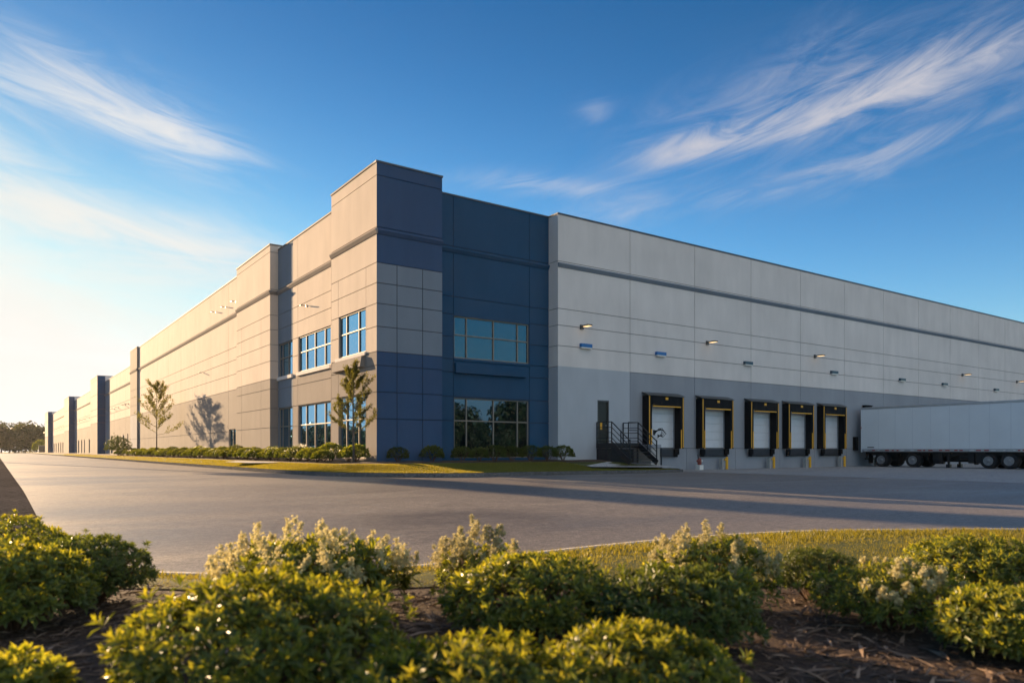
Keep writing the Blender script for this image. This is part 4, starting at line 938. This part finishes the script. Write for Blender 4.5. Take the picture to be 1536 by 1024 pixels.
for j in range(16):
    put_tree(k, 26+j*7+r.uniform(-2, 2), -84+r.uniform(-4, 4), -.2, r.uniform(.34, .5), 'low tree before the taller ones across the truck court', 'low trees across the truck court'); k += 1
# panel on a pole, added out of view to shade a strip of the drive
o = empty('pylon_sign', (-21.4, 85, .2)); tag(o, 'tall blank pylon sign left of the drive, its panel shading a strip of asphalt', 'sign')
b = MB(); b.box(-1.4, -.25, 16.2, 1.4, .25, 23.2, 0, .04); b.build('panel', M['wall_mid'], o)
b = MB(); b.box(-.16, -.16, -.4, .16, .16, 16.198); b.build('pole', M['steel_dark'], o)
# small things at the far end of the drive
p = spot(63, 262); o = empty('cabinet', (p.x, p.y, .2)); tag(o, 'grey utility cabinet at the far end of the building', 'cabinet')
b = MB(); b.box(-1.0, -.8, -.3, 1.0, .8, 2.9, 0, .05); b.box(-1.1, -.9, 2.9, 1.1, .9, 3.05, 0, .02); b.build('casing', M['lamp_grey'], o)
b = MB(); b.box(-.8, -.83, .2, -.05, -.803, 2.6); b.box(.05, -.83, .2, .8, -.803, 2.6); b.build('door_panel', M['steel_dark'], o)
o = protos[0]; o = copy_tree(o); p = spot(62, 275); o.location = (p.x, p.y, .2); o.scale = (5.5, 5.5, 8.0); tag(o, 'sunlit bushy shrub behind the utility cabinet at the far end', 'shrub', None)
# ------------------------------------------------------------------ warm evening air
b = MB(); b.box(-1500, -1500, -1.6, 1500, 1500, 26)
hm = bpy.data.materials.new('haze'); hm.use_nodes = True; hn = hm.node_tree; hn.nodes.remove(hn.nodes['Principled BSDF'])
pv = hn.nodes.new('ShaderNodeVolumePrincipled'); pv.inputs['Density'].default_value = HAZE; pv.inputs['Color'].default_value = (0.97, 0.95, 0.92, 1); pv.inputs['Anisotropy'].default_value = 0.3
hn.links.new(pv.outputs[0], hn.nodes['Material Output'].inputs['Volume'])
tag(b.build('haze', hm), kind='stuff')
# ------------------------------------------------------------------ sun, sky, camera
SUN_AZ = math.radians(46.0)       # left of the view axis
SUN_EL = math.radians(11.0)
sd = (FW*math.cos(SUN_AZ)-RX*math.sin(SUN_AZ))*math.cos(SUN_EL)+Vector((0, 0, math.sin(SUN_EL)))
ld = bpy.data.lights.new('sun', 'SUN'); ld.energy = 5.0; ld.angle = math.radians(0.4); ld.color = (1.0, 0.68, 0.38)
lo = bpy.data.objects.new('sun', ld); COL.objects.link(lo); lo.rotation_euler = sd.to_track_quat('Z', 'Y').to_euler()
w = bpy.data.worlds.new('World'); sc.world = w; w.use_nodes = True; nt = w.node_tree; L = nt.links.new
bg = nt.nodes['Background']; SKY_STR = 0.062; bg.inputs['Strength'].default_value = SKY_STR
sky = N(nt, 'ShaderNodeTexSky', sky_type='NISHITA'); sky.sun_disc = False; sky.sun_elevation = SUN_EL
sky.sun_rotation = math.atan2(sd.x, sd.y); sky.altitude = 200; sky.air_density = 1.0; sky.dust_density = 0.1; sky.ozone_density = 2.5
tc = N(nt, 'ShaderNodeTexCoord'); mp = N(nt, 'ShaderNodeMapping'); mp.vector_type = 'POINT'; mp.inputs['Rotation'].default_value = (0, 0, A)
L(tc.outputs['Generated'], mp.inputs['Vector'])
sx = N(nt, 'ShaderNodeSeparateXYZ'); L(mp.outputs['Vector'], sx.inputs[0])
def mth(op, a, b_=None, c=None, clamp=False):
    n = N(nt, 'ShaderNodeMath', operation=op); n.use_clamp = clamp
    for i, v in enumerate((a, b_, c)):
        if v is None: continue
        if isinstance(v, (int, float)): n.inputs[i].default_value = v
        else: L(v, n.inputs[i])
    return n.outputs[0]
az = mth('ARCTAN2', sx.outputs[0], sx.outputs[1]); el = mth('ARCSINE', sx.outputs[2])
def fibres(tilt, sa, se, seed, detail=8, dist=1.2, rough=.62):
    c, s = math.cos(tilt), math.sin(tilt)
    p = mth('ADD', mth('MULTIPLY', az, c*sa), mth('MULTIPLY', el, s*sa)); q = mth('ADD', mth('MULTIPLY', az, -s*se), mth('MULTIPLY', el, c*se))
    cb = N(nt, 'ShaderNodeCombineXYZ'); L(p, cb.inputs[0]); L(q, cb.inputs[1]); cb.inputs[2].default_value = seed
    n = N(nt, 'ShaderNodeTexNoise'); n.inputs['Scale'].default_value = 1.0; n.inputs['Detail'].default_value = detail; n.inputs['Roughness'].default_value = rough; n.inputs['Distortion'].default_value = dist
    L(cb.outputs[0], n.inputs['Vector']); return n.outputs['Fac']
def lobe(a0, e0, tilt, la, le, amp, fib, lo=.38, hi=.72):
    """a patch of cirrus centred on azimuth a0 / elevation e0 (degrees)"""
    a0, e0, la, le, tilt = map(math.radians, (a0, e0, la, le, tilt)); c, s = math.cos(tilt), math.sin(tilt)
    da = mth('SUBTRACT', az, a0); de = mth('SUBTRACT', el, e0)
    p = mth('MULTIPLY', mth('ADD', mth('MULTIPLY', da, c), mth('MULTIPLY', de, s)), 1/la); q = mth('MULTIPLY', mth('ADD', mth('MULTIPLY', da, -s), mth('MULTIPLY', de, c)), 1/le)
    g_ = mth('EXPONENT', mth('MULTIPLY', mth('ADD', mth('MULTIPLY', p, p), mth('MULTIPLY', q, q)), -1.0))
    mr = N(nt, 'ShaderNodeMapRange'); mr.interpolation_type = 'SMOOTHSTEP'; L(mth('ADD', fib, mth('MULTIPLY', mth('SUBTRACT', g_, 1.0), .14)), mr.inputs[0]); mr.inputs[1].default_value = lo-.08; mr.inputs[2].default_value = hi
    return mth('MULTIPLY', mth('MULTIPLY', g_, mr.outputs[0]), amp)
fR = fibres(math.radians(14), 7, 34, 1.0); fL = fibres(math.radians(-12), 6, 30, 5.0); fB = fibres(math.radians(-6), 3.5, 17, 9.0)
parts = [lobe(29, 23.9, 7, 8.5, 1.9, 1.02, fR, .28, .74), lobe(21, 22.6, 8, 7, 1.2, .9, fR, .28, .74), lobe(14, 21.7, 9, 4.0, .8, 1.05, fR, .22, .72), lobe(27, 19.6, 7, 10, 1.5, .7, fR, .3, .85), lobe(19, 24.5, 14, 10, 2.8, .5, fR, .34, .9),
         lobe(2.5, 19.7, -4, 6, .8, .5, fR, .28, .75), lobe(6.3, 24.5, 10, 1.5, .8, .35, fR, .3, .8), lobe(10, 18.0, 5, 8, 1.3, .35, fR, .3, .85),
         lobe(-31, 22.6, -9, 7, 2.3, 1.0, fL, .26, .8), lobe(-24, 20.9, -13, 5, 1.6, .9, fL, .26, .8), lobe(-31, 15.2, -10, 10, 2.3, 1.1, fL, .22, .72), lobe(-21, 13.6, -8, 7, 2.6, .85, fB, .26, .75), lobe(-33, 10.0, -3, 14, 4.5, .7, fB, .18, .7), lobe(-36, 19.0, -20, 3, 1.2, .5, fL, .26, .8), lobe(-42, 3.0, 0, 24, 8.5, .5, fB, .05, .4)]
dens = parts[0]
for p_ in parts[1:]: dens = mth('ADD', dens, p_)
dens = mth('MULTIPLY', mth('TANH', dens), 1.02)
# cloud light: whiter and brighter towards the sun
cosz = N(nt, 'ShaderNodeVectorMath', operation='DOT_PRODUCT'); L(tc.outputs['Generated'], cosz.inputs[0]); cosz.inputs[1].default_value = sd
cr = ramp(nt, [(0.55, (3.4, 3.3, 3.5)), (0.85, (4.8, 4.6, 4.4)), (1.0, (5.0, 4.75, 4.35))]); L(cosz.outputs['Value'], cr.inputs['Fac'])
hs = N(nt, 'ShaderNodeHueSaturation'); hs.inputs['Saturation'].default_value = 1.32; hs.inputs['Hue'].default_value = 0.507; hs.inputs['Value'].default_value = 1.0; 
sp = N(nt, 'ShaderNodeSeparateColor'); L(sky.outputs[0], sp.inputs[0]); cbn = N(nt, 'ShaderNodeCombineColor')
for i_, cap in enumerate((4.9, 4.65, 4.6)):        # the bright aureole rolls off the way the photograph holds it
    L(mth('SMOOTH_MIN', sp.outputs[i_], cap, 2.5), cbn.inputs[i_])
L(cbn.outputs[0], hs.inputs['Color'])
mx = N(nt, 'ShaderNodeMix', data_type='RGBA'); L(dens, mx.inputs[0]); L(hs.outputs[0], mx.inputs[6]); L(cr.outputs[0], mx.inputs[7])

# deep blue overhead in front (the polarised part of the sky), bright cloud bank added unseen behind the camera to fill the shaded walls
mre = N(nt, 'ShaderNodeMapRange'); mre.interpolation_type = 'SMOOTHSTEP'; L(el, mre.inputs[0]); mre.inputs[1].default_value = .12; mre.inputs[2].default_value = .62; mre.inputs[3].default_value = 1.18; mre.inputs[4].default_value = .74
L(mre.outputs[0], hs.inputs['Value'])
vb = N(nt, 'ShaderNodeVectorMath', operation='DOT_PRODUCT'); L(mp.outputs['Vector'], vb.inputs[0]); vb.inputs[1].default_value = (math.sin(2.55)*math.cos(.9), math.cos(2.55)*math.cos(.9), math.sin(.9))
mb_ = N(nt, 'ShaderNodeMapRange'); mb_.interpolation_type = 'SMOOTHSTEP'; L(mth('ADD', vb.outputs['Value'], mth('MULTIPLY', mth('SUBTRACT', fB, .5), .35)), mb_.inputs[0]); mb_.inputs[1].default_value = .72; mb_.inputs[2].default_value = .92
mx2 = N(nt, 'ShaderNodeMix', data_type='RGBA'); L(mb_.outputs[0], mx2.inputs[0]); L(mx.outputs[2], mx2.inputs[6]); mx2.inputs[7].default_value = (3.9, 3.95, 4.2, 1)
L(mx2.outputs[2], bg.inputs['Color'])
cd = bpy.data.cameras.new('camera'); co = bpy.data.objects.new('camera', cd); COL.objects.link(co); sc.camera = co
co.location = CAM; co.rotation_euler = (math.pi/2, 0, -A)
cd.sensor_width = 36; cd.lens = F_PX/1536*36; cd.shift_y = (HOR-512)/1536; cd.clip_end = 6000; cd.clip_start = .05
cd.dof.use_dof = True; cd.dof.focus_distance = 36; cd.dof.aperture_fstop = 2.0
vs = sc.view_settings; vs.view_transform = 'Standard'; vs.look = 'None'; vs.exposure = 1.62; vs.gamma = 1.0
